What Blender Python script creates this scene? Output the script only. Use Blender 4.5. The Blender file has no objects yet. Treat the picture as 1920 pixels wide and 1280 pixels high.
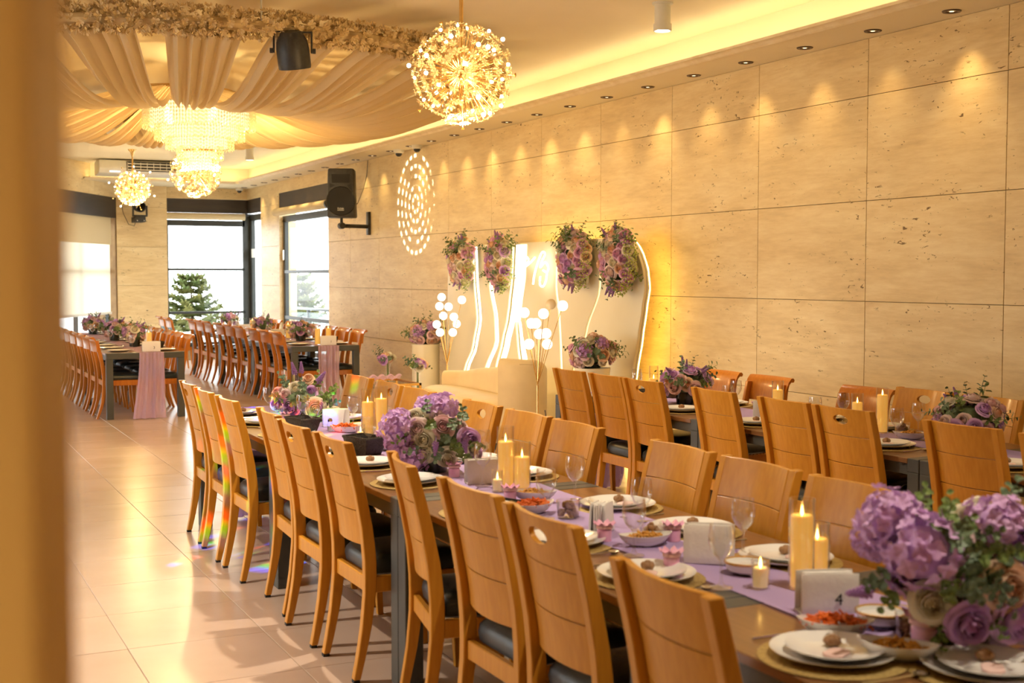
import bpy, bmesh, math, random
from mathutils import Vector, Matrix, Euler
sc = bpy.context.scene
COL = sc.collection
R = math.radians
# ------------------------------------------------------------------ camera
cam = bpy.data.cameras.new('camera'); camo = bpy.data.objects.new('camera', cam); COL.objects.link(camo)
YAW = math.atan(1160 / 2367); PITCH = math.atan(124 / 2367)
FW = Vector((math.sin(YAW) * math.cos(PITCH), math.cos(YAW) * math.cos(PITCH), -math.sin(PITCH)))
camo.location = (0, 0, 1.61); camo.rotation_euler = FW.to_track_quat('-Z', 'Y').to_euler()
cam.sensor_width = 36; cam.lens = 2367 / 1920 * 36; cam.clip_start = 0.05; cam.clip_end = 300
cam.dof.use_dof = True; cam.dof.focus_distance = 8.5; cam.dof.aperture_fstop = 4.0
sc.camera = camo
# ------------------------------------------------------------------ world (overcast bright sky), exposure
w = bpy.data.worlds.new('sky'); sc.world = w; w.use_nodes = True
bg = w.node_tree.nodes['Background']; bg.inputs[0].default_value = (0.93, 0.97, 1.0, 1); bg.inputs[1].default_value = 6.0
sc.view_settings.view_transform = 'Standard'; sc.view_settings.look = 'None'
sc.view_settings.gamma = 1; sc.view_settings.use_curve_mapping = False
sc.view_settings.exposure = 0.16
sc.cycles.sample_clamp_indirect = 6; sc.cycles.sample_clamp_direct = 0
sc.cycles.max_bounces = 5; sc.cycles.diffuse_bounces = 3; sc.cycles.glossy_bounces = 3; sc.cycles.transmission_bounces = 3; sc.cycles.transparent_max_bounces = 16
sc.cycles.use_adaptive_sampling = True; sc.cycles.adaptive_threshold = 0.04; sc.cycles.adaptive_min_samples = 12
sc.cycles.caustics_reflective = False; sc.cycles.caustics_refractive = False
sc.cycles.blur_glossy = 0.5
WARM = (1.0, 0.62, 0.22); WARM2 = (1.0, 0.66, 0.27)
P_COVE, P_DOWN, P_CYL, P_BALL, P_TIER = 17.0, 20.0, 125.0, 78.0, 150.0

# ------------------------------------------------------------------ helpers
def seeded(*a): return random.Random('|'.join(str(x) for x in a))

class MB:
    def __init__(s): s.v = []; s.f = []
    def add(s, vs, fs):
        o = len(s.v); s.v += [tuple(p) for p in vs]; s.f += [tuple(i + o for i in q) for q in fs]; return s
    def box(s, x0, x1, y0, y1, z0, z1):
        return s.add([(x0, y0, z0), (x1, y0, z0), (x1, y1, z0), (x0, y1, z0), (x0, y0, z1), (x1, y0, z1), (x1, y1, z1), (x0, y1, z1)],
                     [(3, 2, 1, 0), (4, 5, 6, 7), (0, 1, 5, 4), (1, 2, 6, 5), (2, 3, 7, 6), (3, 0, 4, 7)])
    def loops(s, loops, cap=True, closed=True):
        n = len(loops[0]); o = len(s.v); fs = []
        for L in loops: s.v += [tuple(p) for p in L]
        m = n if closed else n - 1
        for i in range(len(loops) - 1):
            for j in range(m):
                k = (j + 1) % n
                fs.append((o + i * n + j, o + i * n + k, o + (i + 1) * n + k, o + (i + 1) * n + j))
        if cap and closed:
            fs.append(tuple(o + j for j in reversed(range(n)))); fs.append(tuple(o + (len(loops) - 1) * n + j for j in range(n)))
        s.f += fs; return s
    def lathe(s, prof, n=20, c=(0, 0, 0), cap=True):
        return s.loops([[(c[0] + r * math.cos(2 * math.pi * j / n), c[1] + r * math.sin(2 * math.pi * j / n), c[2] + z) for j in range(n)] for r, z in prof], cap)
    def tube(s, pts, rad, n=6, cap=True):
        pts = [Vector(p) for p in pts]; L = []
        for i, p in enumerate(pts):
            t = (pts[min(i + 1, len(pts) - 1)] - pts[max(i - 1, 0)])
            t = t.normalized() if t.length > 1e-9 else Vector((0, 0, 1))
            a = t.cross(Vector((0, 0, 1)))
            if a.length < 1e-3: a = t.cross(Vector((1, 0, 0)))
            a.normalize(); b = t.cross(a)
            r = rad[i] if isinstance(rad, (list, tuple)) else rad
            L.append([p + (a * math.cos(2 * math.pi * j / n) + b * math.sin(2 * math.pi * j / n)) * r for j in range(n)])
        return s.loops(L, cap)
    def ball(s, c, r, nu=12, nv=8, sz=1):
        L = []
        for i in range(1, nv):
            t = math.pi * i / nv
            L.append([(c[0] + r * math.sin(t) * math.cos(2 * math.pi * j / nu), c[1] + r * math.sin(t) * math.sin(2 * math.pi * j / nu), c[2] - r * sz * math.cos(t)) for j in range(nu)])
        return s.loops(L)
    def octa(s, c, r):
        x, y, z = c
        return s.add([(x + r, y, z), (x - r, y, z), (x, y + r, z), (x, y - r, z), (x, y, z + r), (x, y, z - r)],
                     [(0, 2, 4), (2, 1, 4), (1, 3, 4), (3, 0, 4), (2, 0, 5), (1, 2, 5), (3, 1, 5), (0, 3, 5)])
    def sheet(s, fn, nu, nv, flip=False):
        o = len(s.v)
        for i in range(nu + 1):
            for j in range(nv + 1): s.v.append(tuple(fn(i / nu, j / nv)))
        for i in range(nu):
            for j in range(nv):
                q = (o + i * (nv + 1) + j, o + (i + 1) * (nv + 1) + j, o + (i + 1) * (nv + 1) + j + 1, o + i * (nv + 1) + j + 1)
                s.f.append(q[::-1] if flip else q)
        return s
    def slab(s, fn, nu, nv, th):
        """closed thin solid: fn(u,v) gives the surface point, th the offset vector"""
        o = len(s.v); th = Vector(th); N = (nu + 1) * (nv + 1)
        P = [Vector(fn(i / nu, j / nv)) for i in range(nu + 1) for j in range(nv + 1)]
        s.v += [tuple(p) for p in P] + [tuple(p + th) for p in P]
        I = lambda i, j, k=0: o + k * N + i * (nv + 1) + j
        for i in range(nu):
            for j in range(nv):
                s.f.append((I(i, j), I(i + 1, j), I(i + 1, j + 1), I(i, j + 1)))
                s.f.append((I(i, j, 1), I(i, j + 1, 1), I(i + 1, j + 1, 1), I(i + 1, j, 1)))
        for i in range(nu):
            s.f.append((I(i, 0), I(i, 0, 1), I(i + 1, 0, 1), I(i + 1, 0))); s.f.append((I(i, nv), I(i + 1, nv), I(i + 1, nv, 1), I(i, nv, 1)))
        for j in range(nv):
            s.f.append((I(0, j), I(0, j + 1), I(0, j + 1, 1), I(0, j, 1))); s.f.append((I(nu, j), I(nu, j, 1), I(nu, j + 1, 1), I(nu, j + 1)))
        return s
    def prism(s, poly, a, b, axis='x'):
        """extrude a 2D polygon between a and b along an axis"""
        def P(t, u, v): return {'x': (t, u, v), 'y': (u, t, v), 'z': (u, v, t)}[axis]
        return s.loops([[P(a, *p) for p in poly], [P(b, *p) for p in poly]])
    def mesh(s, name, mat=None, smooth=True, bevel=0, seg=2, angle=35):
        me = bpy.data.meshes.new(name); me.from_pydata(s.v, [], s.f)
        bm = bmesh.new(); bm.from_mesh(me)
        bmesh.ops.recalc_face_normals(bm, faces=bm.faces)
        if bevel:
            es = [e for e in bm.edges if len(e.link_faces) == 2 and e.calc_face_angle(0) > R(30)]
            bmesh.ops.bevel(bm, geom=es, offset=bevel, segments=seg, affect='EDGES', clamp_overlap=True, profile=0.5)
        bm.to_mesh(me); bm.free()
        if smooth:
            me.polygons.foreach_set('use_smooth', [True] * len(me.polygons)); me.set_sharp_from_angle(angle=R(angle))
        if mat: me.materials.append(mat)
        me.update(); return me
    def raw(s, name, mat=None, smooth=True):
        me = bpy.data.meshes.new(name); me.from_pydata(s.v, [], s.f)
        if smooth: me.polygons.foreach_set('use_smooth', [True] * len(me.polygons))
        if mat: me.materials.append(mat)
        me.update(); return me

def O(name, me, parent=None, loc=(0, 0, 0), rot=(0, 0, 0), scale=None, quat=None, label=None, kind=None):
    o = bpy.data.objects.new(name, me); COL.objects.link(o); o.location = loc
    if quat is not None: o.rotation_euler = quat.to_euler()
    else: o.rotation_euler = rot
    if scale is not None: o.scale = (scale,) * 3 if isinstance(scale, (int, float)) else scale
    if parent: o.parent = parent
    if label: o['label'] = label
    if kind: o['kind'] = kind
    return o
def tag(o, label, cat, group=None):
    o['label'] = label; o['category'] = cat
    if group: o['group'] = group
    return o
def thing(name, label, cat, loc=(0, 0, 0), rz=0, group=None):
    return tag(O(name, None, None, loc, (0, 0, rz)), label, cat, group)
def struct(name, me, loc=(0, 0, 0), rot=(0, 0, 0), parent=None):
    o = O(name, me, parent, loc, rot)
    if not parent: o['kind'] = 'structure'
    return o
ORD = 'zeroth first second third fourth fifth sixth seventh eighth ninth tenth eleventh twelfth thirteenth fourteenth fifteenth sixteenth seventeenth eighteenth nineteenth twentieth'.split()
for a in ('twenty', 'thirty'):
    ORD += [a + '-' + x for x in ORD[1:10]] + (['thirtieth'] if a == 'twenty' else [])

# ------------------------------------------------------------------ materials
def newmat(name):
    m = bpy.data.materials.new(name); m.use_nodes = True
    nt = m.node_tree; return m, nt, nt.nodes['Principled BSDF'], nt.nodes['Material Output']
def N(nt, t, **kw):
    n = nt.nodes.new(t)
    for k, v in kw.items():
        if k.startswith('i_'): n.inputs[int(k[2:]) if k[2:].isdigit() else k[2:]].default_value = v
        else: setattr(n, k, v)
    return n
def c4(c): return (c[0], c[1], c[2], 1)
def pmat(name, col, rough=0.5, metal=0, col2=None, nscale=(8, 8, 8), detail=4, lo=.35, hi=.65, bump=0, bscale=60, coat=0, spec=.5, sheen=0, sss=0, emis=0, ecol=None, rand=0):
    m, nt, b, out = newmat(name); L = nt.links.new
    b.inputs['Base Color'].default_value = c4(col); b.inputs['Roughness'].default_value = rough; b.inputs['Metallic'].default_value = metal
    b.inputs['Specular IOR Level'].default_value = spec; b.inputs['Coat Weight'].default_value = coat; b.inputs['Coat Roughness'].default_value = .12
    if sheen: b.inputs['Sheen Weight'].default_value = sheen
    if sss:
        b.inputs['Subsurface Weight'].default_value = sss; b.inputs['Subsurface Radius'].default_value = (.03, .015, .008); b.inputs['Subsurface Scale'].default_value = .5
    if emis: b.inputs['Emission Strength'].default_value = emis; b.inputs['Emission Color'].default_value = c4(ecol or col)
    tc = N(nt, 'ShaderNodeTexCoord'); vec = tc.outputs['Object']
    if rand or col2:
        oi = N(nt, 'ShaderNodeObjectInfo')
        va = N(nt, 'ShaderNodeVectorMath', operation='MULTIPLY_ADD'); mp = N(nt, 'ShaderNodeCombineXYZ')
        for i in range(3): L(oi.outputs['Random'], mp.inputs[i])
        va.inputs[1].default_value = (37, 53, 71); L(mp.outputs[0], va.inputs[0]); L(vec, va.inputs[2]); vec = va.outputs[0]
    if col2:
        ma = N(nt, 'ShaderNodeMapping'); ma.inputs['Scale'].default_value = nscale; L(vec, ma.inputs[0])
        no = N(nt, 'ShaderNodeTexNoise'); no.inputs['Scale'].default_value = 1; no.inputs['Detail'].default_value = detail; L(ma.outputs[0], no.inputs['Vector'])
        mr = N(nt, 'ShaderNodeMapRange'); mr.inputs[1].default_value = lo; mr.inputs[2].default_value = hi; L(no.outputs[0], mr.inputs[0])
        mx = N(nt, 'ShaderNodeMix', data_type='RGBA'); mx.inputs['A'].default_value = c4(col); mx.inputs['B'].default_value = c4(col2)
        L(mr.outputs[0], mx.inputs['Factor']); L(mx.outputs['Result'], b.inputs['Base Color'])
    if bump:
        nb = N(nt, 'ShaderNodeTexNoise'); nb.inputs['Scale'].default_value = bscale; L(tc.outputs['Object'], nb.inputs['Vector'])
        bp = N(nt, 'ShaderNodeBump'); bp.inputs['Strength'].default_value = bump; bp.inputs['Distance'].default_value = .01; L(nb.outputs[0], bp.inputs['Height']); L(bp.outputs[0], b.inputs['Normal'])
    return m
def emat(name, col, st):
    m, nt, b, out = newmat(name); e = N(nt, 'ShaderNodeEmission'); e.inputs[0].default_value = c4(col); e.inputs[1].default_value = st
    nt.nodes.remove(b); nt.links.new(e.outputs[0], out.inputs[0]); return m
def thin_glass(name, tint=(1, 1, 1), blend=.12, rough=.02, add=.03):
    m, nt, b, out = newmat(name); nt.nodes.remove(b); L = nt.links.new
    t = N(nt, 'ShaderNodeBsdfTransparent'); t.inputs[0].default_value = c4(tint)
    g = N(nt, 'ShaderNodeBsdfGlossy'); g.inputs['Roughness'].default_value = rough; g.inputs[0].default_value = (1, 1, 1, 1)
    lw = N(nt, 'ShaderNodeLayerWeight'); lw.inputs[0].default_value = .5
    pw = N(nt, 'ShaderNodeMath', operation='POWER'); pw.inputs[1].default_value = 2; L(lw.outputs['Facing'], pw.inputs[0])
    ad = N(nt, 'ShaderNodeMath', operation='MULTIPLY_ADD'); ad.inputs[1].default_value = blend; ad.inputs[2].default_value = add; L(pw.outputs[0], ad.inputs[0])
    mx = N(nt, 'ShaderNodeMixShader'); L(ad.outputs[0], mx.inputs[0]); L(t.outputs[0], mx.inputs[1]); L(g.outputs[0], mx.inputs[2]); L(mx.outputs[0], out.inputs[0]); return m
def cloth(name, col, transl=.4, transp=0, rough=.8, col2=None):
    m, nt, b, out = newmat(name); L = nt.links.new
    b.inputs['Base Color'].default_value = c4(col); b.inputs['Roughness'].default_value = rough; b.inputs['Specular IOR Level'].default_value = .2
    t = N(nt, 'ShaderNodeBsdfTranslucent'); t.inputs[0].default_value = c4(col)
    mx = N(nt, 'ShaderNodeMixShader'); mx.inputs[0].default_value = transl; L(b.outputs[0], mx.inputs[1]); L(t.outputs[0], mx.inputs[2]); last = mx
    if transp:
        tr = N(nt, 'ShaderNodeBsdfTransparent'); m2 = N(nt, 'ShaderNodeMixShader'); m2.inputs[0].default_value = transp
        L(mx.outputs[0], m2.inputs[1]); L(tr.outputs[0], m2.inputs[2]); last = m2
    no = N(nt, 'ShaderNodeTexNoise'); no.inputs['Scale'].default_value = 400; tc = N(nt, 'ShaderNodeTexCoord'); L(tc.outputs['Object'], no.inputs['Vector'])
    bp = N(nt, 'ShaderNodeBump'); bp.inputs['Strength'].default_value = .15; bp.inputs['Distance'].default_value = .002; L(no.outputs[0], bp.inputs['Height']); L(bp.outputs[0], b.inputs['Normal'])
    L(last.outputs[0], out.inputs[0]); return m
def travertine(name):
    m, nt, b, out = newmat(name); L = nt.links.new
    tc = N(nt, 'ShaderNodeTexCoord'); oi = N(nt, 'ShaderNodeObjectInfo')
    cx = N(nt, 'ShaderNodeCombineXYZ')
    for i in range(3): L(oi.outputs['Random'], cx.inputs[i])
    va = N(nt, 'ShaderNodeVectorMath', operation='MULTIPLY_ADD'); va.inputs[1].default_value = (91, 17, 63); L(cx.outputs[0], va.inputs[0]); L(tc.outputs['Object'], va.inputs[2])
    def noise(scale, det, rough=.5, dist=0):
        mp = N(nt, 'ShaderNodeMapping'); mp.inputs['Scale'].default_value = scale; L(va.outputs[0], mp.inputs[0])
        n = N(nt, 'ShaderNodeTexNoise'); n.inputs['Scale'].default_value = 1; n.inputs['Detail'].default_value = det; n.inputs['Roughness'].default_value = rough; n.inputs['Distortion'].default_value = dist
        L(mp.outputs[0], n.inputs['Vector']); return n
    n1 = noise((1.6, 1, 7), 6, .62, .4); n2 = noise((6, 1, 40), 4, .6)
    cr = N(nt, 'ShaderNodeValToRGB'); e = cr.color_ramp.elements
    e[0].position = .28; e[0].color = (.60, .44, .23, 1); e[1].position = .72; e[1].color = (.86, .72, .44, 1)
    k = e.new(.5); k.color = (.75, .58, .315, 1)
    mm = N(nt, 'ShaderNodeMath', operation='MULTIPLY_ADD'); mm.inputs[1].default_value = .35; L(n2.outputs[0], mm.inputs[0])
    m3 = N(nt, 'ShaderNodeMath', operation='MULTIPLY'); m3.inputs[1].default_value = .68; L(n1.outputs[0], m3.inputs[0]); L(m3.outputs[0], mm.inputs[2]); L(mm.outputs[0], cr.inputs[0])
    # open pits: small dark holes gathered in bands
    p1 = noise((16, 8, 44), 3, .6, .8); p2 = noise((2.2, 1, 3.4), 2)
    g1 = N(nt, 'ShaderNodeMapRange'); g1.inputs[1].default_value = .645; g1.inputs[2].default_value = .68; L(p1.outputs[0], g1.inputs[0])
    g2 = N(nt, 'ShaderNodeMapRange'); g2.inputs[1].default_value = .47; g2.inputs[2].default_value = .57; L(p2.outputs[0], g2.inputs[0])
    gm = N(nt, 'ShaderNodeMath', operation='MULTIPLY'); L(g1.outputs[0], gm.inputs[0]); L(g2.outputs[0], gm.inputs[1])
    mx = N(nt, 'ShaderNodeMix', data_type='RGBA'); mx.inputs['B'].default_value = (.20, .12, .05, 1); L(cr.outputs[0], mx.inputs['A']); L(gm.outputs[0], mx.inputs['Factor'])
    L(mx.outputs['Result'], b.inputs['Base Color']); b.inputs['Roughness'].default_value = .42; b.inputs['Specular IOR Level'].default_value = .35
    bp = N(nt, 'ShaderNodeBump'); bp.inputs['Strength'].default_value = .5; bp.inputs['Distance'].default_value = .008; bp.invert = True; L(gm.outputs[0], bp.inputs['Height']); L(bp.outputs[0], b.inputs['Normal'])
    return m
M = {}
M['trav'] = travertine('travertine')
M['grout'] = pmat('stone_joint', (.44, .31, .17), .9, col2=(.34, .23, .13))
M['tile'] = pmat('porcelain_tile', (.60, .455, .385), .24, col2=(.55, .41, .335), nscale=(2.2, 2.2, 2.2), rand=1, bump=.02, bscale=4)
M['fgrout'] = pmat('floor_grout', (.36, .27, .18), .8, col2=(.30, .22, .14))
M['ceil'] = pmat('ceiling_plaster', (.85, .76, .55), .9, col2=(.81, .72, .51), nscale=(1, 1, 1))
M['mould'] = pmat('moulding_plaster', (.80, .69, .48), .6, col2=(.72, .59, .37), nscale=(3, 9, 9), bump=.1, bscale=30)
M['wood'] = pmat('honey_beech', (.62, .275, .026), .38, col2=(.55, .225, .018), nscale=(60, 60, 5), coat=.12, spec=.28, detail=6)
M['wood2'] = pmat('orange_beech', (.58, .20, .022), .32, col2=(.50, .155, .016), nscale=(60, 60, 5), coat=.25, spec=.4, detail=6)
M['leather'] = pmat('dark_leather', (.026, .036, .044), .34, col2=(.020, .028, .035), nscale=(30, 30, 30), bump=.12, bscale=220)
M['teal'] = pmat('teal_leather', (.05, .13, .13), .42, col2=(.04, .10, .10), nscale=(20, 20, 20), bump=.1, bscale=200)
M['tframe'] = pmat('grey_table_frame', (.075, .078, .072), .42, col2=(.06, .062, .058), nscale=(4, 4, 4))
M['ttop'] = pmat('walnut_table_top', (.26, .12, .045), .3, col2=(.19, .085, .03), nscale=(50, 3, 50), detail=6, coat=.25)
M['pad'] = pmat('black_rubber', (.02, .02, .02), .7, col2=(.03, .03, .03))
M['black'] = pmat('black_plastic', (.018, .017, .016), .45, col2=(.03, .028, .026), nscale=(40, 40, 40), bump=.1, bscale=300)
M['grille'] = pmat('speaker_grille', (.02, .018, .015), .7, col2=(.008, .008, .008), nscale=(400, 400, 400))
M['brown'] = pmat('dark_fascia', (.045, .033, .025), .5, col2=(.03, .022, .017), nscale=(2, 2, 20))
M['alu'] = pmat('anthracite_frame', (.05, .055, .055), .4, metal=.3, col2=(.04, .045, .045))
M['gold'] = pmat('brushed_gold', (.85, .58, .22), .25, metal=1, col2=(.78, .5, .18), nscale=(30, 30, 30))
M['silver'] = pmat('polished_steel', (.8, .78, .74), .15, metal=1, col2=(.72, .7, .66))
M['white'] = pmat('white_porcelain', (.88, .87, .86), .12, col2=(.85, .84, .83), coat=.3)
M['paper'] = pmat('white_paper', (.88, .85, .82), .8, col2=(.84, .81, .78), bump=.1, bscale=90)
M['paperpink'] = pmat('pink_card', (.80, .58, .55), .7, col2=(.75, .52, .50))
M['ink'] = pmat('black_ink', (.02, .02, .025), .7, col2=(.03, .03, .03))
M['whitepaint'] = pmat('white_lacquer', (.87, .79, .58), .45, col2=(.84, .76, .55), nscale=(2, 2, 2))
M['acwhite'] = pmat('white_plastic', (.72, .70, .62), .4, col2=(.68, .66, .58))
M['blind'] = cloth('roller_blind_fabric', (.88, .84, .74), .75)
M['blindup'] = cloth('beige_blind_fabric', (.72, .60, .38), .15)  # rolled-up blinds, and the unlit top of the left blinds painted beige
M['runner'] = cloth('lilac_runner_cloth', (.58, .43, .78), .25)
M['sheer'] = cloth('pink_sheer_cloth', (.82, .58, .78), .4, transp=.22)
M['drape'] = cloth('cream_voile', (.88, .74, .47), .5)
M['velvet'] = pmat('cream_velvet', (.84, .65, .35), .75, col2=(.78, .59, .31), nscale=(5, 5, 5), sheen=.4, bump=.08, bscale=150)
M['glass'] = thin_glass('clear_glass', (.97, .975, .98), .75, .04, .05)
M['pane'] = thin_glass('window_glass', (.97, .99, .98), .15, .01, .02)
M['railglass'] = thin_glass('blue_glass', (.75, .9, .92), .1, .01, .03)
M['wax'] = pmat('ivory_wax', (.92, .62, .20), .5, col2=(.88, .56, .16), sss=.5, emis=.5, ecol=(1, .48, .08))  # faint emission stands in for flame light seeping through the wax
M['wax2'] = pmat('pale_wax', (.88, .74, .45), .5, col2=(.84, .70, .40), sss=.4, emis=.25, ecol=(1, .62, .2))  # paler wax, flame glow likewise put in as emission
M['flame'] = emat('flame', (1, .55, .12), 14)
M['led'] = emat('cove_led', (1, .78, .43), P_COVE)
M['ledw'] = emat('white_led', (1, .86, .58), 6)
M['ledy'] = emat('yellow_led', (1, .62, .12), 20)
M['neon'] = emat('neon_white', (1, .92, .75), 4)
M['bulb'] = emat('warm_bulb', (1, .88, .66), 22)
M['globe'] = emat('lit_globe', (1, .90, .66), 2.4)
M['globeoff'] = pmat('unlit_globe', (.80, .62, .38), .35, col2=(.76, .58, .34))
M['crystal'] = None
def crystal():
    m, nt, b, out = newmat('cut_crystal'); L = nt.links.new; nt.nodes.remove(b)
    g = N(nt, 'ShaderNodeBsdfGlossy'); g.inputs['Roughness'].default_value = .08; g.inputs[0].default_value = (1, .86, .58, 1)
    t = N(nt, 'ShaderNodeBsdfTranslucent'); t.inputs[0].default_value = (1, .82, .5, 1)
    tr = N(nt, 'ShaderNodeBsdfTransparent'); tr.inputs[0].default_value = (1, .95, .85, 1)
    a = N(nt, 'ShaderNodeMixShader'); a.inputs[0].default_value = .55; L(g.outputs[0], a.inputs[1]); L(t.outputs[0], a.inputs[2])
    c = N(nt, 'ShaderNodeMixShader'); c.inputs[0].default_value = .35; L(a.outputs[0], c.inputs[1]); L(tr.outputs[0], c.inputs[2]); L(c.outputs[0], out.inputs[0]); return m
M['crystal'] = crystal()
M['tierglow'] = emat('lit_crystal_core', (1, .78, .38), 1.7)
M['leaf'] = pmat('leaf_green', (.10, .17, .045), .5, col2=(.20, .27, .07), nscale=(9, 9, 9), rand=1)
M['leaf2'] = pmat('eucalyptus_green', (.10, .16, .09), .55, col2=(.17, .24, .13), nscale=(9, 9, 9), rand=1)
M['lime'] = pmat('lime_blossom', (.52, .56, .12), .6, col2=(.40, .48, .09), nscale=(30, 30, 30), rand=1)
def petal(n, outer, inner):
    """petals: a deeper heart, paler towards the outer petals"""
    m, nt, b, out = newmat(n + '_petal'); L = nt.links.new; tc = N(nt, 'ShaderNodeTexCoord')
    ml = N(nt, 'ShaderNodeVectorMath', operation='MULTIPLY'); ml.inputs[1].default_value = (1, 1, .3); L(tc.outputs['Object'], ml.inputs[0])
    ln = N(nt, 'ShaderNodeVectorMath', operation='LENGTH'); L(ml.outputs[0], ln.inputs[0])
    no = N(nt, 'ShaderNodeTexNoise'); no.inputs['Scale'].default_value = 3; L(tc.outputs['Object'], no.inputs['Vector'])
    ad = N(nt, 'ShaderNodeMath', operation='MULTIPLY_ADD'); ad.inputs[1].default_value = .5; L(no.outputs[0], ad.inputs[0]); L(ln.outputs['Value'], ad.inputs[2])
    mr = N(nt, 'ShaderNodeMapRange'); mr.inputs[1].default_value = .25; mr.inputs[2].default_value = .85; L(ad.outputs[0], mr.inputs[0])
    mx = N(nt, 'ShaderNodeMix', data_type='RGBA'); mx.inputs['A'].default_value = c4(inner); mx.inputs['B'].default_value = c4(outer); L(mr.outputs[0], mx.inputs['Factor']); L(mx.outputs['Result'], b.inputs['Base Color'])
    b.inputs['Roughness'].default_value = .6; b.inputs['Sheen Weight'].default_value = .2; b.inputs['Specular IOR Level'].default_value = .25
    t = N(nt, 'ShaderNodeBsdfTranslucent'); L(mx.outputs['Result'], t.inputs[0])
    ms = N(nt, 'ShaderNodeMixShader'); ms.inputs[0].default_value = .15; L(b.outputs[0], ms.inputs[1]); L(t.outputs[0], ms.inputs[2]); L(ms.outputs[0], out.inputs[0]); M[n] = m
petal('lilac', (.75, .47, .82), (.58, .20, .62)); petal('mauve', (.64, .36, .72), (.42, .13, .46)); petal('pink', (.86, .60, .62), (.80, .38, .42))
petal('peach', (.90, .64, .46), (.88, .38, .18)); petal('cream', (.88, .82, .66), (.84, .70, .42)); petal('lav', (.50, .28, .62), (.36, .16, .46)); petal('blush', (.88, .70, .68), (.84, .52, .50))
petal('orchid', (.88, .54, .74), (.74, .28, .56)); petal('hyd', (.74, .48, .84), (.56, .27, .64)); petal('hyd2', (.60, .34, .70), (.42, .18, .50))
M['pot'] = pmat('dark_green_pot', (.012, .022, .02), .25, col2=(.02, .03, .026), coat=.4)
M['bark'] = pmat('bark', (.16, .10, .06), .9, col2=(.10, .06, .04))
M['pine'] = pmat('pine_needles', (.10, .15, .04), .7, col2=(.20, .19, .05), nscale=(3, 3, 3), rand=1)
M['terrace'] = pmat('pale_terrace', (.62, .62, .60), .8, col2=(.55, .55, .52))
M['garl'] = pmat('cream_blossom', (.80, .62, .34), .8, col2=(.70, .50, .24), nscale=(14, 14, 14))
M['mat'] = pmat('gold_woven_mat', (.50, .36, .12), .5, metal=.3, col2=(.34, .23, .07), nscale=(120, 120, 120), bump=.5, bscale=160)
M['carrot'] = pmat('orange_salad', (.85, .20, .02), .5, col2=(.75, .13, .01), nscale=(30, 30, 30))
M['chips'] = pmat('yellow_snack', (.72, .38, .07), .6, col2=(.55, .24, .03), nscale=(40, 40, 40))
M['nut'] = pmat('brown_nuts', (.26, .13, .06), .55, col2=(.36, .20, .09), nscale=(30, 30, 30))
M['basket'] = pmat('black_wicker', (.02, .016, .014), .6, col2=(.04, .03, .026), nscale=(90, 90, 90), bump=.6, bscale=120)
M['ribbon'] = pmat('pink_ribbon', (.80, .36, .58), .4, col2=(.86, .50, .66), nscale=(20, 20, 20))
M['recess'] = pmat('recess_trim', (.10, .055, .03), .4, col2=(.07, .04, .02))
M['cable'] = pmat('cable', (.10, .07, .05), .6, col2=(.07, .05, .04))
M['jamb'] = pmat('ochre_jamb', (.85, .52, .15), .6, col2=(.80, .48, .13), nscale=(1, 1, 1))
# ------------------------------------------------------------------ setting: floor
W, D, ZS, ZC = 6.2, 24.3, 3.27, 3.56
fl = struct('floor', MB().box(-4.2, 6.3, -2.4, 24.5, -.12, -.004).mesh('floor', M['fgrout'], False))
tile_me = MB().box(-.2985, .2985, -.2985, .2985, -.012, 0).mesh('tile', M['tile'], False, bevel=.0018, seg=1)
RT = Vector((math.cos(YAW), -math.sin(YAW), 0)); UP = RT.cross(FW)
def proj(p):
    d = Vector(p) - Vector((0, 0, 1.61)); zc = d.dot(FW)
    return (960 + 2367 * d.dot(RT) / zc, 640 - 2367 * d.dot(UP) / zc, zc) if zc > .1 else (1e9, 1e9, zc)
cells = []
for i in range(-8, 9):
    for j in range(-4, 41):
        x, y = 1.475 - .3 + i * .6, 5.852 + (j - 10) * .6
        if x < -4 or x > 6.0 + .3 or y > 24.3 or y < -2: continue
        px, py, zc = proj((x, y, 0))
        covered = (2.05 < x < 5.9 and y < 8.0 and not x < 1.9)
        sc_ = (0 if (110 < px < 1990 and py < 1330) else 1, 1 if covered else 0, zc)
        cells.append((sc_, x, y))
cells.sort(key=lambda c: c[0])
for k, (s_, x, y) in enumerate(cells[:300]): O('tile', tile_me, fl, (x, y, 0))
mb = MB()
for s_, x, y in cells[300:]: mb.box(x - .2985, x + .2985, y - .2985, y + .2985, -.012, 0)
O('tile_field', mb.mesh('tile_field', M['tile'], False), fl, kind='stuff')

# ------------------------------------------------------------------ stone-clad walls: slabs laid with open joints
ROWS = [(0, .715), (.715, 1.425), (1.425, 2.135), (2.135, 2.87), (2.87, ZS)]
slabs = {}
def slab_me(w_, h_):
    k = (round(w_, 3), round(h_, 3))
    if k not in slabs: slabs[k] = MB().box(-w_ / 2 + .002, w_ / 2 - .002, -.012, .012, -h_ / 2 + .002, h_ / 2 - .002).mesh('slab', M['trav'], False, bevel=.0015, seg=1)
    return slabs[k]
def clad(parent, p0, p1, rows, joints, rz):
    """slabs along the line p0->p1 (plan), rows of heights, joints = distances from p0"""
    d = (Vector(p1) - Vector(p0)); L_ = d.length; d.normalize()
    js = [0] + [j for j in joints if .02 < j < L_ - .02] + [L_]
    for a, b in zip(js[:-1], js[1:]):
        for z0, z1 in rows:
            c = Vector(p0) + d * (a + b) / 2
            O('slab', slab_me(b - a, z1 - z0), parent, (c.x, c.y, (z0 + z1) / 2), (0, 0, rz))
JY = [5.695 + 1.2445 * k for k in range(-6, 11)]
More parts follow.
